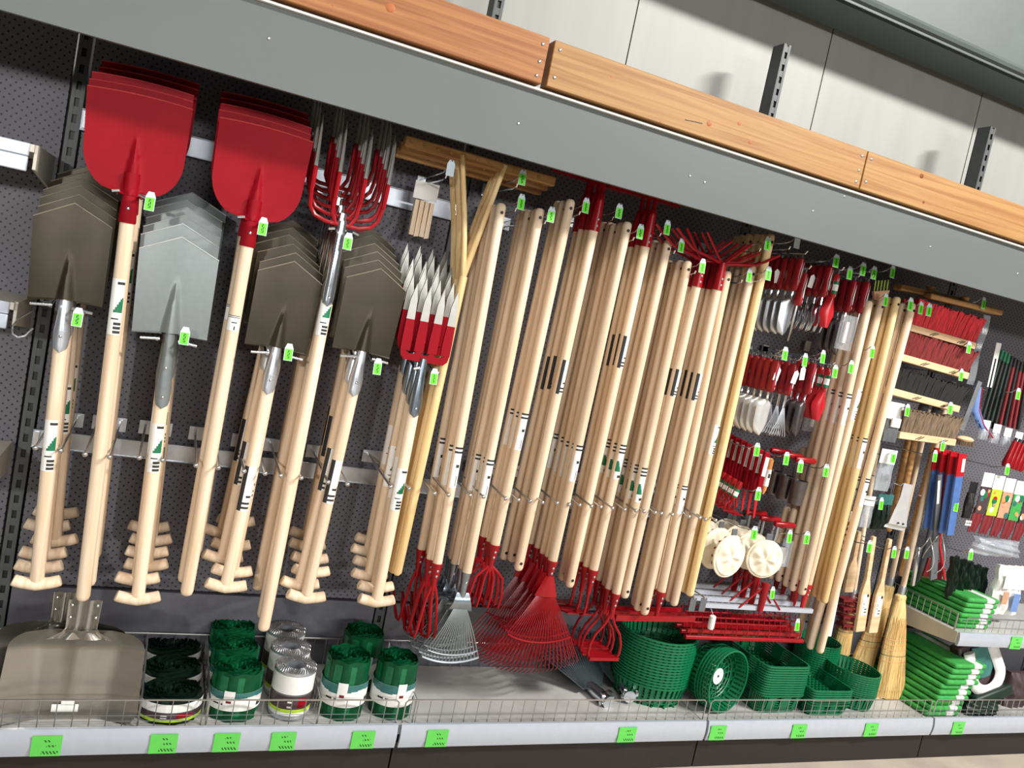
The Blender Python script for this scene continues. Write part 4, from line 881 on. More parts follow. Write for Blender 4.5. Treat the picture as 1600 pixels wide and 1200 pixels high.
bathbrush((1342, 830), (1324, 925), -.2, 'rear wooden wash brush with dark red bristles in the shade', False)
for i in range(4):
    c = at(1326, 936 + i * 13, -.12 ); t = thing('hand_brush', ['top', 'second', 'third', 'lowest'][i] + ' dark red bristled brush stacked behind the long wooden brushes', 'brush', c, 'dark red brushes in the shade')
    MB().box((0, 0, 0), (.11, .05, .012)).build('wooden_back', 'dred', t); mb = MB(); rnd = random.Random(i)
    for k in range(120): x, yy = rnd.uniform(-.05, .05), rnd.uniform(-.024, .024); mb.tube([(x, yy, -.005), (x * 1.05, yy * 1.1, -.024)], .0016, 0, 4, False)
    mb.build('bristles', 'bdred', t)['kind'] = 'stuff'
# ================================================================ bay three: small hand tools on peg hooks
def grip(t, L, m='redp', pad='white', r=.0155):
    "moulded handle with a hang loop, waist and a pale soft pad on its side"
    mb = MB(); mb.lathe([(.008, 0), (r * .85, -.004), (r * 1.1, -L * .22), (r * .82, -L * .52), (r * 1.15, -L * .8), (r * .9, -L * .96), (.008, -L)], 14, 0, sx=.85, sy=1.25); mb.build('grip', m, t)
    mb = MB()
    mb.sheet(lambda u, v: ((.85 * r * 1.06) * math.sin(.45 + u * .5 * math.sin(v * 3.1)), -1.25 * r * 1.06 * math.cos(.45 + u * .5 * math.sin(v * 3.1)) - .0005, -L * (.12 + .8 * v)), 6, 12, .001); mb.build('soft_pad', pad, t)
    mb = MB(); mb.tube([(0, math.sin(a) * .008, .009 + math.cos(a) * .011) for a in [j * math.pi / 5 for j in range(11)]], .0035, 0, 6, False); mb.build('hang_loop', 'grey' if pad != 'cloth' else 'cream', t)
def ht(kind, lab):
    t = thing({'trowel': 'hand_trowel', 'bright': 'hand_trowel', 'cult': 'hand_cultivator', 'weeder': 'hand_weeder', 'scoop': 'plastic_scoop', 'narrow': 'transplanting_trowel', 'fan': 'hand_rake', 'fork': 'hand_fork'}[kind], lab, {'trowel': 'trowel', 'bright': 'trowel', 'cult': 'cultivator', 'weeder': 'weeder', 'scoop': 'scoop', 'narrow': 'trowel', 'fan': 'rake', 'fork': 'fork'}[kind])
    if kind == 'scoop':
        grip(t, .10, 'redp', 'white', .012)
        MB().sheet(lambda u, v: (u * (.012 + .022 * min(1, v * 2.2) * (1 - max(0, v - .6) / .4 * .75)), -.018 * (1 - u * u) + .006, -.09 - v * .125), 12, 14, .0022).build('scoop_bowl', 'redp', t); MB().sheet(lambda u, v: (.0132 * math.sin(u * 1.2), -.0195 * math.cos(u * 1.2), -.03 - .05 * v), 8, 8, .0006, 0, lambda u, v: 1 if v < .25 or v > .8 else 0).build('paper_label', ['white', 'lgreen'], t); return t
    L = .13; grip(t, L, 'gripred', 'white' if kind != 'bright' else 'white')
    m = {'trowel': 'galv', 'bright': 'brightm', 'narrow': 'darksteel'}.get(kind, 'chrome')
    if kind in ('trowel', 'bright', 'narrow'):
        mb = MB(); mb.tube([(0, 0, -L + .01), (0, .004, -L - .02), (0, .0, -L - .035)], [.006, .0055, .007], 0, 8); mb.build('neck', 'chrome', t)
        w = .036 if kind != 'narrow' else .024; H = .145
        MB().sheet(lambda u, v: (u * w * (1 - .12 * v) * (math.sqrt(max(0, 1 - max(0, (v - .55) / .45) ** 2.2)) * .98 + .02) * min(1, .35 + v * 6), -.012 * (1 - u * u) + .012, -L - .03 - v * H), 14, 18, .0018).build('blade', m, t)
    elif kind in ('cult', 'fork'):
        mb = MB(); mb.tube([(0, 0, -L + .01), (0, .0, -L - .03)], .006, 0, 8); mb.build('neck', 'chrome', t)
        for s in (-1, 0, 1): mb = MB(); mb.tube([(0, 0, -L - .025), (s * .02, -.004, -L - .055), (s * .026, -.012, -L - .10), (s * .028, .0 if kind == 'cult' else -.01, -L - .135), (s * .028, .02 if kind == 'cult' else -.008, -L - .145)], [.0045, .0045, .004, .0035, .001], 0, 7); mb.build('prong', 'chrome', t)
    elif kind == 'weeder':
        mb = MB(); mb.tube([(0, 0, -L + .01), (0, 0, -L - .10), (0, .004, -L - .14)], [.0045, .004, .003], 0, 8); mb.build('shaft', 'chrome', t)
    elif kind == 'fan':
        mb = MB(); mb.tube([(0, 0, -L + .01), (0, 0, -L - .05)], .0055, 0, 8); mb.build('neck', 'chrome', t)
        for k in range(7): a = (k / 6 - .5) * .55; mb = MB(); mb.tube([(0, 0, -L - .035), (math.sin(a) * .07, -.004, -L - .04 - .07), (math.sin(a) * .145, .0, -L - .165), (math.sin(a) * .15, .012, -L - .17)], .0024, 0, 5, flat=.6); mb.build('tine', 'galv', t)
    return t
HTR = [('trowel', (1251, 403), -.33, 5, 'steel trowel with a red grip, upper left row'), ('weeder', (1257, 426), -.35, 1, 'single red gripped weeder beside the upper trowels'), ('cult', (1297, 414), -.33, 4, 'three prong hand cultivator, upper row'),
 ('scoop', (1308, 428), -.35, 2, 'red plastic scoop in the upper row'), ('narrow', (1334, 438), -.33, 3, 'narrow steel trowel in the upper row'), ('weeder', (1354, 440), -.34, 2, 'long weeder beside the broom handles'),
 ('bright', (1213, 562), -.33, 6, 'bright polished trowel with a red grip, lower row'), ('fan', (1241, 568), -.32, 3, 'small fan rake with a red grip, lower row'), ('narrow', (1271, 567), -.33, 3, 'narrow dark trowel with a red grip, lower row'), ('scoop', (1294, 575), -.34, 4, 'red plastic scoop in the lower row')]
for kind, tp, y, n, ph in HTR:
    q = at(*tp, y); t = ht(kind, '')
    for i in range(n):
        o = t if i == 0 else dup(t)
        o.location = q + V((random.uniform(-.002, .002), i * .04, 0)); o.rotation_euler = (0, 0, R(random.uniform(-4, 4)))
        ph1, _, ph2 = ph.partition(', ')
        o['label'] = ph + (', ' + nth(i, n) + ' of its row' if n > 1 else ''); o['group'] = 'row of ' + ph
    MB2 = MB(); MB2.tube([(0, -.024, 0), (0, q.y - .02, 0), (0, q.y - .03, .012)], .0028, 0, 6)
    h = thing('peg_hook', 'bare wire hook holding the ' + ph.replace('single ', ''), 'hook', (q.x, 0, q.z + .016), 'hooks of the hand tools'); MB2.build('prong', 'chrome', h); MB().box((0, -.027, 0), (.03, .006, .04)).build('back_plate', 'galv', h)
# white swing tags on three grips
for px, py, lab in ((1214, 585, 'white paper tag hung on the lower bright trowels'), (1242, 590, 'left white paper tag hung on the small fan rakes'), (1254, 584, 'right white paper tag hung on the narrow dark trowels'), (1214, 432, 'white paper tag hung on the upper steel trowels'), (1268, 440, 'silver paper tag hung on the upper hand cultivators')):
    q = at(px, py, -.345 if py > 500 else (-.245 if px < 1240 else -.28)); t = tag(MB().prism([(-.012, -.026), (.012, -.024), (.012, .02), (0, .03), (-.012, .02)], -.0006, .0006).build('paper_tag', 'white', loc=q, rot=(0, R(random.uniform(-25, 25)), 0)), lab, 'tag', 'paper tags on hand tools')
# folding saws
for i in range(7):
    q = at(1199, 706, -.33) + V((-.004 * i, i * .034, .004 * i)); t = thing('folding_saw', nth(i, 7) + ' red folding saw with a white label in the saw row', 'saw', q, 'red folding saws')
    MB().prism([(-.014, 0), (.012, -.002), (.014, -.06), (.010, -.12), (.014, -.18), (-.010, -.185), (-.014, -.12), (-.016, -.05)], -.008, .008).build('saw_handle', 'red', t, bevel=.003)
    MB().prism([(-.008, -.02), (.010, -.022), (.009, -.10), (-.010, -.098)], -.0095, -.008).build('paper_label', 'white', t)
    MB().prism([(-.010, -.18), (.006, -.18), (.012, -.27), (.004, -.275)], -.002, .002).build('saw_blade', 'redp', t)
# small cultivators with labels and tilted prongs
for i in range(4):
    q = at(1157, 753, -.33) + V((0, i * .036, .003 * i)); t = thing('hand_cultivator', nth(i, 4) + ' short red claw with a green and white label left of the saws', 'cultivator', q, 'short red claws')
    mb = MB(); mb.lathe([(.007, .002), (.0115, 0), (.0115, -.02), (.0105, -.075), (.007, -.08)], 12); mb.build('grip', 'redm', t)
    MB().sheet(lambda u, v: (.0123 * math.sin(u * 1.3), -.0123 * math.cos(u * 1.3), -.03 - .035 * v), 6, 6, .0005, 0, lambda u, v: 1 if v < .3 or v > .75 else 0).build('paper_label', ['white', 'lgreen'], t)
    for s in (-1, 0, 1): mb = MB(); mb.tube([(0, 0, -.075), (s * .02, 0, -.10), (s * .024, -.006, -.13), (s * .024 + .03, -.03, -.115)], .0035, 0, 6); mb.build('prong', 'redm', t)
    t.rotation_euler = (0, R(14), 0)
# bulb planters
def planter(loc, lab, grp, m):
    t = thing('bulb_planter', lab, 'planter', loc, grp)
    mb = MB(); mb.tube([(-.052, 0, 0), (-.046, 0, 0), (.046, 0, 0), (.052, 0, 0)], [.009, .0125, .0125, .009], 0, 12); mb.build('t_handle', 'redm', t)
    for s in (-1, 1): mb = MB(); mb.tube([(s * .03, 0, -.005), (s * .028, 0, -.06), (s * .03, 0, -.09)], .0045, 0, 7); mb.build('side_arm', m, t)
    mb = MB(); mb.lathe([(.034, -.085), (.028, -.185), (.0265, -.185), (.0325, -.085)], 20, closed=True); mb.build('cutting_tube', m, t)
    return t
for i in range(3): q = at(1258, 719, -.34) + V((0, i * .075, 0)); planter(q, ['front', 'middle', 'rear'][i] + ' dark steel bulb planter with a red T handle, upper row', 'upper bulb planters', 'darksteel')
for i in range(3): q = at(1226, 820, -.34) + V((-.012 * i, i * .075, .0)); planter(q, ['front', 'middle', 'rear'][i] + ' bulb planter with a red T handle, beside the canvas bags', 'lower bulb planters', 'galv')
q = at(1205, 716, -.31); t = thing('wooden_dibber', 'short wooden dibber with a white label right of the red saws', 'dibber', q)
mb = MB(); mb.lathe([(.006, 0), (.012, -.006), (.0125, -.09), (.010, -.13), (.003, -.15)], 14); mb.build('shaft', 'orange', t); MB().sheet(lambda u, v: (.0132 * math.sin(u * 1.3), -.0132 * math.cos(u * 1.3), -.045 - v * .07), 6, 8, .0005, 0, lambda u, v: 1 if abs(u) < .5 and .2 < v < .6 and int(v * 30) % 2 else 0).build('paper_label', ['white', 'ink'], t)
# blister packs below the hand tools
for px, py, w_, h_, y, lab in ((1322, 520, .075, .14, -.36, 'clear blister pack over the narrow trowels, upper row'), (1272, 655, .10, .115, -.375, 'clear blister pack behind the red scoops, lower row'), (1228, 865, .04, .11, -.36, 'clear blister pack right of the canvas bags')):
    q = at(px, py, y if py != 655 else -.17); t = thing('blister_pack', lab, 'pack', q); MB().box((0, 0, 0), (w_, .018, h_)).build('clear_shell', 'blister', t, bevel=.004)
    if py == 865: MB().box((0, .011, 0), (w_ * 1.06, .0015, h_ * 1.06)).build('backing_card', 'grey', t)
    else: mb = MB(); mb.tube([(0, .006, -h_ * .3), (0, .006, h_ * .3)], .01, 0, 8); mb.build('tool_inside', 'brightm', t)
    if py == 865: mb = MB(); mb.tube([(-.008, 0, .03), (-.004, 0, -.04)], .007, 0, 8); mb.build('tool_inside', 'chrome', t)
# fruit picker canvas bags
def fbag(q, lab, r, yaw):
    t = thing('picker_bag', lab, 'bag', q, 'canvas fruit picker bags')
    n = 36; mb = MB(); mb.tube([(r * math.cos(a), 0, r * math.sin(a)) for a in [2 * math.pi * j / n for j in range(n + 1)]], .0052, 0, 8, False); mb.build('ring', 'cloth', t)
    def fn(u, v):
        a = u * math.pi; rr = r * v * .99; k = .5 + .5 * math.cos(v * math.pi)
        y = -.012 - .010 * k * (1 - .8 * max(0, 1 - v * 2.5)) - .004 * (math.sin(a * 7 + 2) + .7 * math.sin(a * 4 + v * 5)) * math.sin(v * 3.14) - .006 * max(0, math.sin(a * 2 + .8)) * math.sin(v * 6.2)
        return (rr * math.cos(a), y * (1 if v < .99 else .3), rr * math.sin(a))
    MB().sheet(fn, 48, 12, .0015).build('canvas_sack', 'cloth', t)
    MB().box((0, .0, r + .014), (.028, .006, .03)).build('hang_clip', 'grey', t, bevel=.002)
    mb = MB()
    for k in range(14): a = 2 * math.pi * k / 14; mb = MB(); mb.tube([(r * .96 * math.cos(a), .004, r * .96 * math.sin(a)), (r * .9 * math.cos(a + .1), .02, r * .9 * math.sin(a + .1)), (r * .8 * math.cos(a + .05), .026, r * .8 * math.sin(a + .05))], .003, 0, 5); mb.build('crown_tooth', 'dred', t)
    t.rotation_euler = (0, 0, R(yaw)); return t
for i in range(3): fbag(at(1139, 869, -.38) + V((0, i * .085, .002 * i)), nth(i, 3).replace('second from front', 'middle') + ' of the left three canvas fruit picker bags', .082, 10)
for i in range(4): fbag(at(1194, 873, -.37) + V((0, i * .085, .002 * i)), nth(i, 4) + ' of the right four canvas fruit picker bags', .075, -12)
# tags of bay three and four
for px, py, y, lab in ((1308, 411, -.36, 'tag hook over the upper hand cultivators'), (1329, 430, -.36, 'left tag hook over the upper narrow trowels'), (1350, 424, -.38, 'right tag hook over the upper narrow trowels'), (1367, 430, -.36, 'tag hook over the long weeders'), (1396, 428, -.36, 'dim tag hook just under the canopy left of the shelf brushes'), (1385, 472, -.39, 'tag hook of the left broom handles'), (1424, 479, -.40, 'tag hook of the pine broom handles'), (1440, 485, -.39, 'left of two tag hooks on the red brush'), (1453, 488, -.40, 'right of two tag hooks on the red brush'), (1538, 478, -.33, 'tag hook on the bare wooden broom heads'),
 (1228, 556, -.36, 'tag hook of the bright polished trowels'), (1259, 566, -.36, 'tag hook of the small fan rakes'), (1287, 561, -.37, 'tag hook of the lower narrow trowels'), (1306, 584, -.38, 'tag hook of the lower red scoops'), (1331, 577, -.39, 'tag hook across the left broom handles'), (1364, 553, -.39, 'tag hook across the middle broom handles'), (1515, 547, -.36, 'tag hook under the red brush board'), (1503, 590, -.36, 'tag hook under the dark red brush board'), (1592, 620, -.36, 'tag hook at the right edge by the dark sticks'),
 (1184, 706, -.36, 'tag hook of the red folding saws'), (1230, 720, -.37, 'left tag hook over the upper bulb planters'), (1252, 732, -.38, 'right tag hook over the upper bulb planters'), (1292, 739, -.38, 'tag hook right of the upper bulb planters'), (1186, 775, -.37, 'tag hook of the short red claws'), (1180, 836, -.41, 'tag hook between the canvas bags'), (1235, 842, -.38, 'tag hook of the lower bulb planters'), (1262, 844, -.39, 'tag hook over the short handles'),
 (1419, 645, -.36, 'tag hook of the white carded pack by the brown brush'), (1486, 642, -.36, 'tag hook under the black brush board'), (1397, 718, -.37, 'tag hook of the clear bagged pack'), (1474, 700, -.35, 'upper of two tag hooks under the brown brush'), (1462, 717, -.35, 'lower of two tag hooks under the brown brush'), (1378, 791, -.38, 'tag hook left of the silver scraper'), (1495, 795, -.36, 'tag hook on the blue saw blades'), (1360, 858, -.38, 'tag hook over the left long wooden brush'), (1398, 867, -.37, 'tag hook over the right long wooden brush'), (1418, 868, -.37, 'tag hook on the broom handle'), (1518, 871, -.36, 'tag hook over the green and black bags'), (1575, 738, -.36, 'tag hook over the picture cards')):
    peg_hook(px, py, y, lab, False, .85, double=False)
peg_hook(1247, 381, -.36, 'blank white tag hook above the upper steel trowels', True)
# ================================================================ bay three right end and bay four
def brush(l, r, y, bm, lab, hb=.075, lean=0):
    a, b = at(*l, y), at(*r, y); c = (a + b) / 2; L = (b - a).length; t = thing('broom_head', lab, 'brush', c, 'bristle broom heads')
    MB().box((0, .03, 0), (L, .06, .03)).build('wooden_back', 'board', t, bevel=.003)
    for s in (-.17, .25): mb = MB(); mb.tube([(s * L - .02, -.002, -.008), (s * L + .012, -.002, .006)], .0016, 0, 5); mb.tube([(s * L - .004, -.002, -.008), (s * L + .028, -.002, .006)], .0016, 0, 5); mb.build('wire_clip', 'ink', t)
    rnd = random.Random(hash(lab) % 100 if False else len(lab)); mb = MB(); nx = int(L / .0075)
    for j in range(5):
        for i in range(nx):
            f = (i + .5 + rnd.uniform(-.2, .2)) / nx - .5; yy = .008 + j * .011; h = hb * rnd.uniform(.92, 1.04)
            mb.tube([(f * L * .97, yy, .011), (f * L * 1.0 + rnd.uniform(-.003, .003), yy + (j - 2) * .004, .011 + h * .6), (f * L * 1.04 + rnd.uniform(-.005, .005), yy + (j - 2) * .008, .011 + h)], [.0042, .0056, .0066], 0, 5)
    mb.build('bristles', bm, t)['kind'] = 'stuff'
    aim(t, (0, 0, -1)); t.rotation_quaternion = V((1, 0, 0)).rotation_difference((b - a).normalized()); return t
brush((1424, 512), (1525, 541), -.33, 'bred', 'bright red bristled broom head, top of the brush column', .11)
brush((1408, 558), (1514, 588), -.33, 'bdred', 'dark red bristled broom head below the bright red one', .10)
brush((1396, 612), (1500, 640), -.33, 'bblack', 'black bristled broom head in the brush column', .09)
brush((1406, 680), (1494, 692), -.35, 'brist', 'brown natural bristled broom head, lowest of the brush column', .10)
def bar(name, lab, cat, a, b, y, r, m, part='shaft', grp=None):
    A, Bq = at(*a, y), at(*b, y); t = thing(name, lab, cat, A, grp); L = (Bq - A).length
    mb = MB(); mb.tube([(0, 0, 0), (0, 0, -.006), (0, 0, -L + .006), (0, 0, -L)], [r * .6, r, r, r * .7], 0, 12); mb.build(part, m, t); aim(t, Bq - A); return t
for i, (a, b, y) in enumerate((((1441, 632), (1404, 812), -.2), ((1430, 640), (1388, 830), -.14), ((1462, 690), (1408, 900), -.16), ((1487, 630), (1452, 790), -.10))):
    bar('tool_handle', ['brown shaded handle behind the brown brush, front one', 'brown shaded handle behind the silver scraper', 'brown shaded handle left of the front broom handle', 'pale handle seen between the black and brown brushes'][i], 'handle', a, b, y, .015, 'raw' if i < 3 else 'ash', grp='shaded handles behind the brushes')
bar('grey_tube', 'grey metal tube leaning behind the broom handles', 'tube', (1494, 660), (1428, 935), -.12, .012, 'grey')
bar('grey_tube', 'bright chrome tube standing right of the front broom', 'tube', (1436, 855), (1426, 915), -.30, .010, 'chrome')
# rubber ended tubes under the black brush
for i, (px, py) in enumerate(((1443, 637), (1463, 640))):
    q = at(px, py, -.25); t = thing('rubber_foot', ['left', 'right'][i] + ' grey rubber tube end under the black broom head', 'tube', q, 'grey rubber tube ends'); mb = MB(); mb.lathe([(.018, .03), (.02, -.025), (.016, -.025), (.014, .03)], 14, closed=True); mb.build('sleeve', 'grey', t); t.rotation_euler = (R(25), R(-25), 0)
# oval hand brush
q = at(1508, 686, -.30); t = thing('scrub_brush', 'pale wooden scrubbing brush at the right end of the brown broom head', 'brush', q); mb = MB(); mb.ball((0, 0, 0), .05, 0, 20, (1.0, .5, .28)); mb.build('wooden_back', 'board', t)
mb = MB(); rnd = random.Random(9)
for k in range(120): x = rnd.uniform(-.042, .042); yy = rnd.uniform(-.018, .018); mb.tube([(x, yy, -.006), (x * 1.08, yy * 1.2, -.03)], .0016, 0, 4, False)
mb.build('bristles', 'brist', t)['kind'] = 'stuff'
# bare wooden broom heads and comb under the canopy
for i, (a, b, y) in enumerate((((1402, 448), (1500, 470), -.26), ((1448, 462), (1560, 488), -.30))):
    A, Bq = at(*a, y), at(*b, y); t = thing('wooden_broom_head', ['left', 'right'][i] + ' bare wooden broom head in the shade under the canopy', 'brush', (A + Bq) / 2, 'bare wooden broom heads'); L = (Bq - A).length
    MB().box((0, 0, 0), (L, .05, .026)).build('wooden_back', 'raw', t, bevel=.006); mb = MB(); mb.lathe([(.016, .012), (.018, .03), (.012, .034)], 14); mb.build('handle_boss', 'raw', t); t.rotation_mode = 'QUATERNION'; t.rotation_quaternion = V((1, 0, 0)).rotation_difference((Bq - A).normalized())
q = at(1376, 459, -.34); t = thing('wire_comb', 'pale paddle with a row of black and gold wire teeth above the handles', 'comb', q); MB().prism([(-.042, .012), (-.034, -.02), (0, -.03), (.03, -.018), (.042, .012)], -.006, .006).build('paddle', 'skin', t)
for k in range(10): x = -.038 + k * .0084; mb = MB(); mb.tube([(x, -.002, .010), (x + .002, -.006, .055)], .0018, 0, 5); mb.build('tooth', 'ink' if k % 2 else 'lime', t)
t.rotation_euler = (0, R(-14), 0)
# cards and packs
def pack(px, py, w_, h_, y, lab, card, body, cat='pack', nm='carded_pack', cardh=.3):
    q = at(px, py, y); t = thing(nm, lab, cat, q)
    MB().box((0, .004, h_ / 2 - h_ * cardh / 2), (w_, .002, h_ * cardh)).build('header_card', card, t)
    mb = MB(); mb.sheet(lambda u, v: (u * w_ * .47 * (1 - .1 * abs(v - .5)), -.012 * (1 - u * u) * math.sin(v * 3.14) + .002 * math.sin(u * 9 + v * 7), -h_ / 2 + v * h_ * (1 - cardh)), 10, 10, .012); mb.build('pouch', body, t); return t
t = pack(1396, 660, .085, .17, -.34, 'white carded pack with a grey plastic fitting beside the brown brush', 'white', 'grey', cardh=.42); MB().box((-.002, -.014, .0), (.05, .01, .04)).build('window_label', 'white', t, bevel=.003)
t = pack(1384, 735, .09, .18, -.35, 'clear bagged pack with a white header above the silver scraper', 'white', 'bag', cardh=.34); MB().box((.004, .0, -.03), (.04, .012, .03)).build('metal_part', 'darksteel', t, bevel=.004)
pack(1356, 800, .06, .14, -.30, 'small clear bag with a white header left of the silver scraper', 'white', 'bag')
for i in range(3): pack(1372 + 8 * i, 800, .03, .16, -.27 + .02 * i, ['left', 'middle', 'right'][i] + ' of three dark green bags left of the silver scraper', 'teal', 'rolld').__setitem__('group', 'dark green bags')
q = at(1407, 792, -.36); t = thing('metal_scraper', 'bright silver metal scraper with a narrow neck and wide edge', 'scraper', q)
def sc(u, v): z = -.10 + v * .205; hw = .062 - .034 * min(1, v / .7) ** .8; return (u * hw + .010 * (1 - v), -.006 - .012 * (1 - u * u) * (1 - v) + (.012 if v < .06 else 0), z)
MB().sheet(sc, 14, 20, .002).build('blade', 'brightm', t)
for sx in (-.006, .024): mb = MB(); mb.tube([(sx, -.021, -.068), (sx, -.012, -.068)], .004, 0, 8); mb.build('hole', 'black', t)
t.rotation_euler = (0, R(4), 0)
t = thing('peg_hook', 'bare wire hook carrying the silver scraper', 'hook', at(1405, 757, -.36)); mb = MB(); mb.tube([(0, .33, 0), (0, -.01, 0), (0, -.02, .012)], .0028, 0, 6); mb.build('prong', 'chrome', t)
# scythe blade, curved pruning saws
A, Bq = at(1531, 596, -.3), at(1502, 672, -.3); t = thing('grey_strap', 'flat grey metal strip leaning right of the brush column', 'strip', A); L = (Bq - A).length; MB().box((0, 0, -L / 2), (.028, .006, L)).build('strip', 'galv', t); aim(t, Bq - A)
A, Bq = at(1540, 492, -.26), at(1512, 600, -.26); t = thing('clear_cover', 'long folded clear plastic cover hanging right of the red brush', 'cover', A); L = (Bq - A).length; MB().sheet(lambda u, v: (u * .022 + .006 * math.sin(v * 9), -.01 * abs(u), -L * v), 8, 14, .002).build('plastic_film', 'blister', t); aim(t, Bq - A)
for i in range(3):
    P_ = [at(1531 - 3 * i, 605, -.3 + .03 * i), at(1527 - 3 * i, 640, -.3 + .03 * i), at(1536 - 3 * i, 665, -.3 + .03 * i), at(1551 - 3 * i, 684, -.3 + .03 * i)]
    t = thing('curved_saw_blade', ['front', 'middle', 'rear'][i] + ' curved bluish saw blade with a red edge right of the grey strip', 'saw', P_[0], 'curved saw blades')
    mb = MB(); mb.tube([p - P_[0] for p in P_], [.012, .016, .011, .002], 0, 8, flat=.2); mb.build('blade', 'pblue', t); mb = MB(); mb.tube([p - P_[0] + V((.013 * (1 - k / 3.2), -.002, 0)) for k, p in enumerate(P_)], .0028, 0, 6); mb.build('red_edge', 'redp', t)
# blue bladed saws
for i in range(4):
    A, Bq = at(1503, 710, -.36) + V((-.014 * i, .03 * i, 0)), at(1484, 836, -.36) + V((-.014 * i, .03 * i, 0)); L = (Bq - A).length; t = thing('bow_saw_blade', nth(i, 4) + ' blue saw blade in a red holder, row right of the broom handle', 'saw', A, 'blue saw blades')
    MB().prism([(-.022, .005), (.026, .0), (.026, -.10), (-.022, -.10)], -.004, .004).build('red_holder', 'redp', t); MB().prism([(-.02, -.10), (.024, -.10), (.022, -L), (-.02, -L)], -.003, .003).build('blade', 'blue', t)
    if i == 0: MB().box((.012, -.005, -.05), (.018, .001, .06)).build('paper_label', 'white', t)
    aim(t, Bq - A)
A, Bq = at(1468, 742, -.32), at(1458, 905, -.3); t = thing('saw_sheath', 'long dark grey saw sheath with a white label left of the blue saws', 'sheath', A); L = (Bq - A).length
MB().prism([(-.012, 0), (.012, 0), (.02, -L), (-.02, -L)], -.004, .004).build('sheath', 'grey', t); MB().box((-.006, -.005, -.08), (.014, .001, .11)).build('paper_label', 'white', t); aim(t, Bq - A)
P_ = [at(1484, 708, -.31), at(1472, 790, -.31), at(1468, 850, -.31), at(1476, 905, -.31)]; t = thing('red_rod', 'long curved red rod between the saw sheath and blue saws', 'rod', P_[0]); mb = MB(); mb.tube([p - P_[0] for p in P_], .0065, 0, 8); mb.build('rod', 'redp', t)
# red cloth or paddles low behind
for i, (px, py) in enumerate(((1452, 885), (1466, 890))): q = at(px, py, -.22); t = tag(MB().prism([(-.03, -.05), (.035, -.05), (.015, .05), (-.02, .04)], -.006, .006).build('red_paddle', 'dred', loc=q, bevel=.003), ['left', 'right'][i] + ' dark red paddle in the shade above the upper pads', 'paddle', 'dark red paddles')
# wire hoops
for i, (px, py, r) in enumerate(((1446, 865, .085), (1462, 862, .10))):
    q = at(px, py, -.33 + .03 * i); t = thing('wire_hoop', ['left', 'right'][i] + ' loose bent wire hoop above the upper kneeling pads', 'hoop', q, 'loose wire hoops'); mb = MB(); mb.tube([(r * .6 * math.cos(a), .02 * math.sin(a * 2), r * math.sin(a)) for a in [k * .28 - 1.2 for k in range(18)]], .0022, 0, 6, False); mb.build('wire', 'wire', t)
# row of dark packaged sticks at the right edge
for i in range(9):
    A, Bq = at(1566 + 5 * i, 548 + 3 * i, -.28), at(1534 + 7 * i, 655 + 2 * i, -.28); t = thing('packaged_rod', 'dark packaged rod, ' + ORD[i].replace('front', 'first') + ' from the left in the row at the upper right edge', 'rod', A, 'dark packaged rods'); L = (Bq - A).length
    mb = MB(); mb.tube([(0, 0, 0), (0, 0, -L)], .009, 0, 8); mb.build('rod', ['rolld', 'black', 'rolld', 'black', 'dred', 'black', 'dred', 'dred', 'black'][i], t); mb = MB(); mb.tube([(0, 0, .002), (0, 0, -.04)], .0102, 0, 8); mb.build('cap', 'lgreen' if i < 3 else 'black', t); aim(t, Bq - A)
A, Bq = at(1561, 536, -.31), at(1546, 605, -.31); t = thing('white_card', 'tall white card with a slot left of the dark packaged rods', 'card', A); L = (Bq - A).length; MB().prism([(-.016, 0), (.016, 0), (.014, -L), (.004, -L), (.006, -L * .35), (-.006, -L * .35), (-.008, -L), (-.016, -L)], -.001, .001).build('card', 'white', t); aim(t, Bq - A)
for i, (px, py) in enumerate(((1552, 625), (1566, 632), (1578, 640), (1560, 655))): pack(px, py, .05, .10, -.24, ['first', 'second', 'third', 'lowest'][i] + ' small dark blister below the packaged rods', 'rolld', 'black').__setitem__('group', 'small dark blisters')
for i in range(4): pack(1540 + 17 * i, 672 + 6 * i, .05, .09, -.30, ['first', 'second', 'third', 'fourth'][i] + ' from the left of the white headed bags below the dark blisters', 'white', 'bag', cardh=.45).__setitem__('group', 'white headed bags')
for i in range(5):
    A = at(1586 + 6 * i, 690 + 2 * i, -.34); t = thing('red_grip', 'glossy red tool grip, ' + ['first', 'second', 'third', 'fourth', 'fifth'][i] + ' from the left at the right edge', 'grip', A, 'glossy red grips'); mb = MB(); mb.lathe([(.006, .004), (.011, 0), (.012, -.05), (.016, -.11), (.01, -.125)], 12); mb.build('grip', 'redm', t); mb = MB(); mb.lathe([(.007, .018), (.008, .0)], 10); mb.build('end_cap', 'black', t); t.rotation_euler = (0, R(14), 0)
t = pack(1517, 782, .05, .17, -.33, 'tall black pack between blue saws and picture cards', 'black', 'black'); 
for k in range(6): MB().box((-.018 + .014 * (k % 3), -.018, -.095 - .014 * (k // 3)), (.010, .003, .010)).build('white_patch', 'white', t)
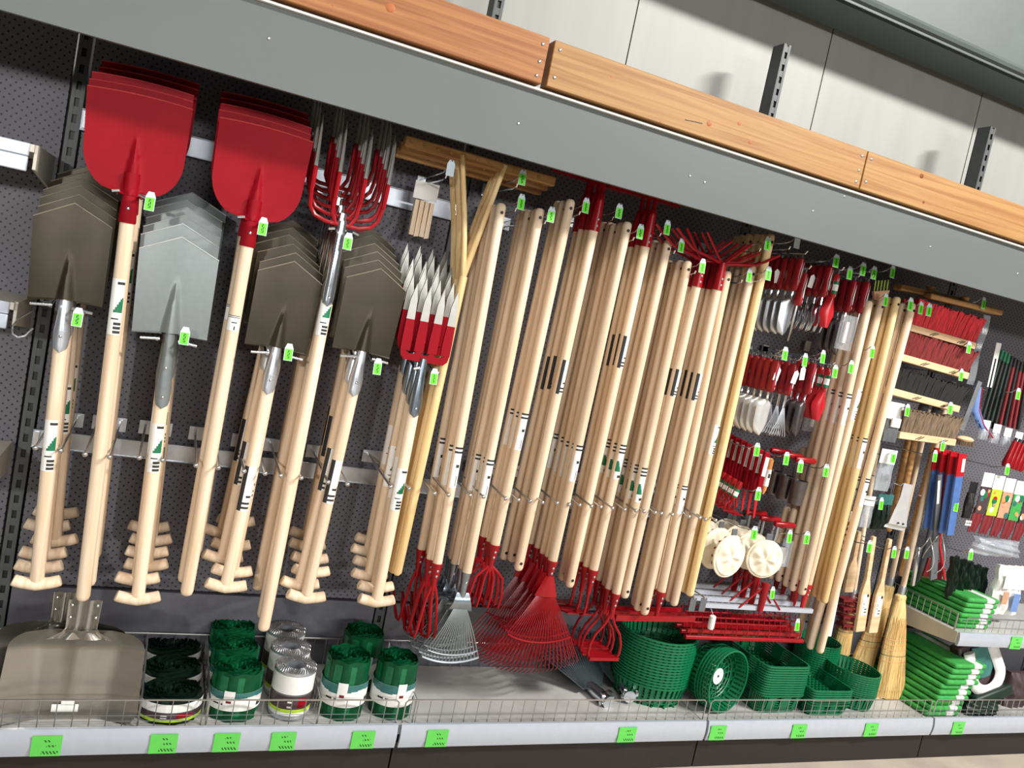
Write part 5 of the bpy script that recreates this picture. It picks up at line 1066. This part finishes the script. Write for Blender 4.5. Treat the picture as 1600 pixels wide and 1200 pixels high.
for i in range(5):
    px, py = 1537 + 17 * i, 778 + 4 * i; q = at(px, py, -.34); t = thing('picture_card', 'glove card with a photo print, ' + ['first', 'second', 'third', 'fourth', 'fifth'][i] + ' from the left at the right edge', 'card', q, 'printed glove cards')
    MB().box((0, .002, .085), (.07, .002, .065)).build('header_card', 'white', t); MB().box((0, 0, -.01), (.068, .003, .125)).build('photo_print', ['brown', 'lime', 'skin', 'pad', 'brown'][i], t)
    for k in range(6): mb = MB(); rnd = random.Random(i * 7 + k); mb.ball((rnd.uniform(-.024, .024), -.002, rnd.uniform(-.06, .04)), rnd.uniform(.008, .018), 0, 8, (1, .1, 1)); mb.build('print_spot', ['redp', 'white', 'orange', 'teal', 'skin', 'lgreen'][(i + k) % 6], t)
    for k in range(2):
        mb = MB(); mb.tube([(-.016 + .03 * k, .008, -.05), (-.02 + .03 * k, .006, -.11), (-.034 + .03 * k, .006, -.165)], [.016, .018, .010], 0, 8, flat=.5); mb.build('glove_cuff', 'dred', t)
# soft bags lower right
def softbag(px, py, w_, h_, y, lab, m, dep=.03, card=None, tilt=0):
    q = at(px, py, y); t = thing('soft_bag', lab, 'bag', q, 'soft bags at the lower right')
    rnd = random.Random(int(px)); ph = [rnd.uniform(0, 6) for _ in range(4)]
    mb = MB(); mb.sheet(lambda u, v: (u * w_ / 2 * (1 - .1 * math.sin(v * 3 + ph[0]) ** 2), -dep * (1 - u ** 4) * (.4 + .6 * math.sin(v * 3.0 + .1)) - .005 * math.sin(u * 11 + ph[1] + v * 5) - .004 * math.sin(v * 17 + ph[2] + u * 3), -h_ / 2 + v * h_), 22, 22, dep); mb.build('pouch', m, t)
    if card: MB().box((0, -dep * 1.05 - .006, h_ * .22), (w_ * .74, .001, h_ * .32)).build('paper_card', 'white', t); 
    t.rotation_euler = (0, R(tilt), 0); return t
for i in range(5): softbag(1489 + 11 * i, 905 + 4 * i, .045, .22, -.30 + .012 * i, 'dark green foil bag, ' + ['first', 'second', 'third', 'fourth', 'fifth'][i] + ' from the left behind the upper kneeling pads', 'rolld', .014, None, -8)
t = softbag(1574, 922, .2, .24, -.33, 'white printed bag with a figure, right of the upper kneeling pads', 'white', .02, True); MB().box((.03, -.034, -.05), (.045, .001, .09)).build('printed_figure', 'pblue', t); MB().box((-.05, -.034, -.03), (.04, .001, .06)).build('printed_patch', 'skin', t); 
t2 = softbag(1560, 856, .3, .075, -.36, 'crumpled clear bag lying over the white printed bag', 'bag', .03)
# kneeling pads
def pads(px, py, y, z0, n, where, lens, hp):
    q = at(px, py, y); rnd = random.Random(n)
    for i in range(n):
        t = thing('kneeling_pad', ('topmost' if i == n - 1 else 'lowest' if i == 0 else ['second', 'third', 'fourth', 'fifth', 'sixth', 'seventh', 'eighth', 'ninth', 'tenth'][i - 1] + ' from bottom') + ' green kneeling pad in the ' + where, 'pad', (q.x + rnd.uniform(-.004, .004) + .012 * i * (1 if n > 8 else .6), q.y + lens / 2 + rnd.uniform(-.006, .006), z0 + hp * (i + .5)), 'green kneeling pads, ' + where)
        MB().box((0, 0, 0), (.21, lens, hp * .94)).build('foam', 'pad', t, bevel=hp * .38)
        MB().box((.045, 0, 0), (.062, lens + .003, hp * .97)).build('paper_band', 'padband', t, bevel=hp * .38)
    return q
pads(1475, 1110, -.425, DZ + .001, 10, 'lower stack on the base shelf', .36, .0255)
pads(1520, 985, -.405, .612, 6, 'upper stack on the right hand shelf', .36, .0245)
# padded pack with a grey U shaped pad
q = at(1546, 1044, -.38); t = thing('pad_pack', 'clear bagged pack with a grey and white U shaped pad on the base shelf', 'pack', q)
mb = MB(); U_ = [(-.02 - .085 * 0 + .075 * math.cos(a), 0, .075 * math.sin(a) - .02) for a in [math.pi * (1 + k / 12) for k in range(13)]]
mb.tube([(-.095, .0, .10)] + U_ + [(.03, .0, .10)], .026, 0, 10, flat=.6); mb.build('u_shaped_pad', 'padband', t)
mb = MB(); mb.tube([(-.02, .01, .11), (-.02, .01, .0), (-.02, .01, -.035)], [.05, .05, .03], 0, 14, flat=.25); mb.build('dark_insert', 'teal', t); MB().box((-.02, .05, .0), (.21, .06, .25)).build('backing_card', 'brown', t, bevel=.01)
MB().box((-.02, -.0, -.115), (.20, .07, .05)).build('bag_foil', 'rolld', t, bevel=.012); t.rotation_euler = (R(-10), R(-18), 0); t.scale = (1.2, 1, 1.05)
t = softbag(1588, 1080, .16, .2, -.33, 'dark printed bag at the lower right edge beside the U shaped pad', 'brown', .03)
softbag(1535, 1105, .22, .07, -.41, 'crumpled dark clear bag at the foot of the U shaped pad', 'rolld', .03)
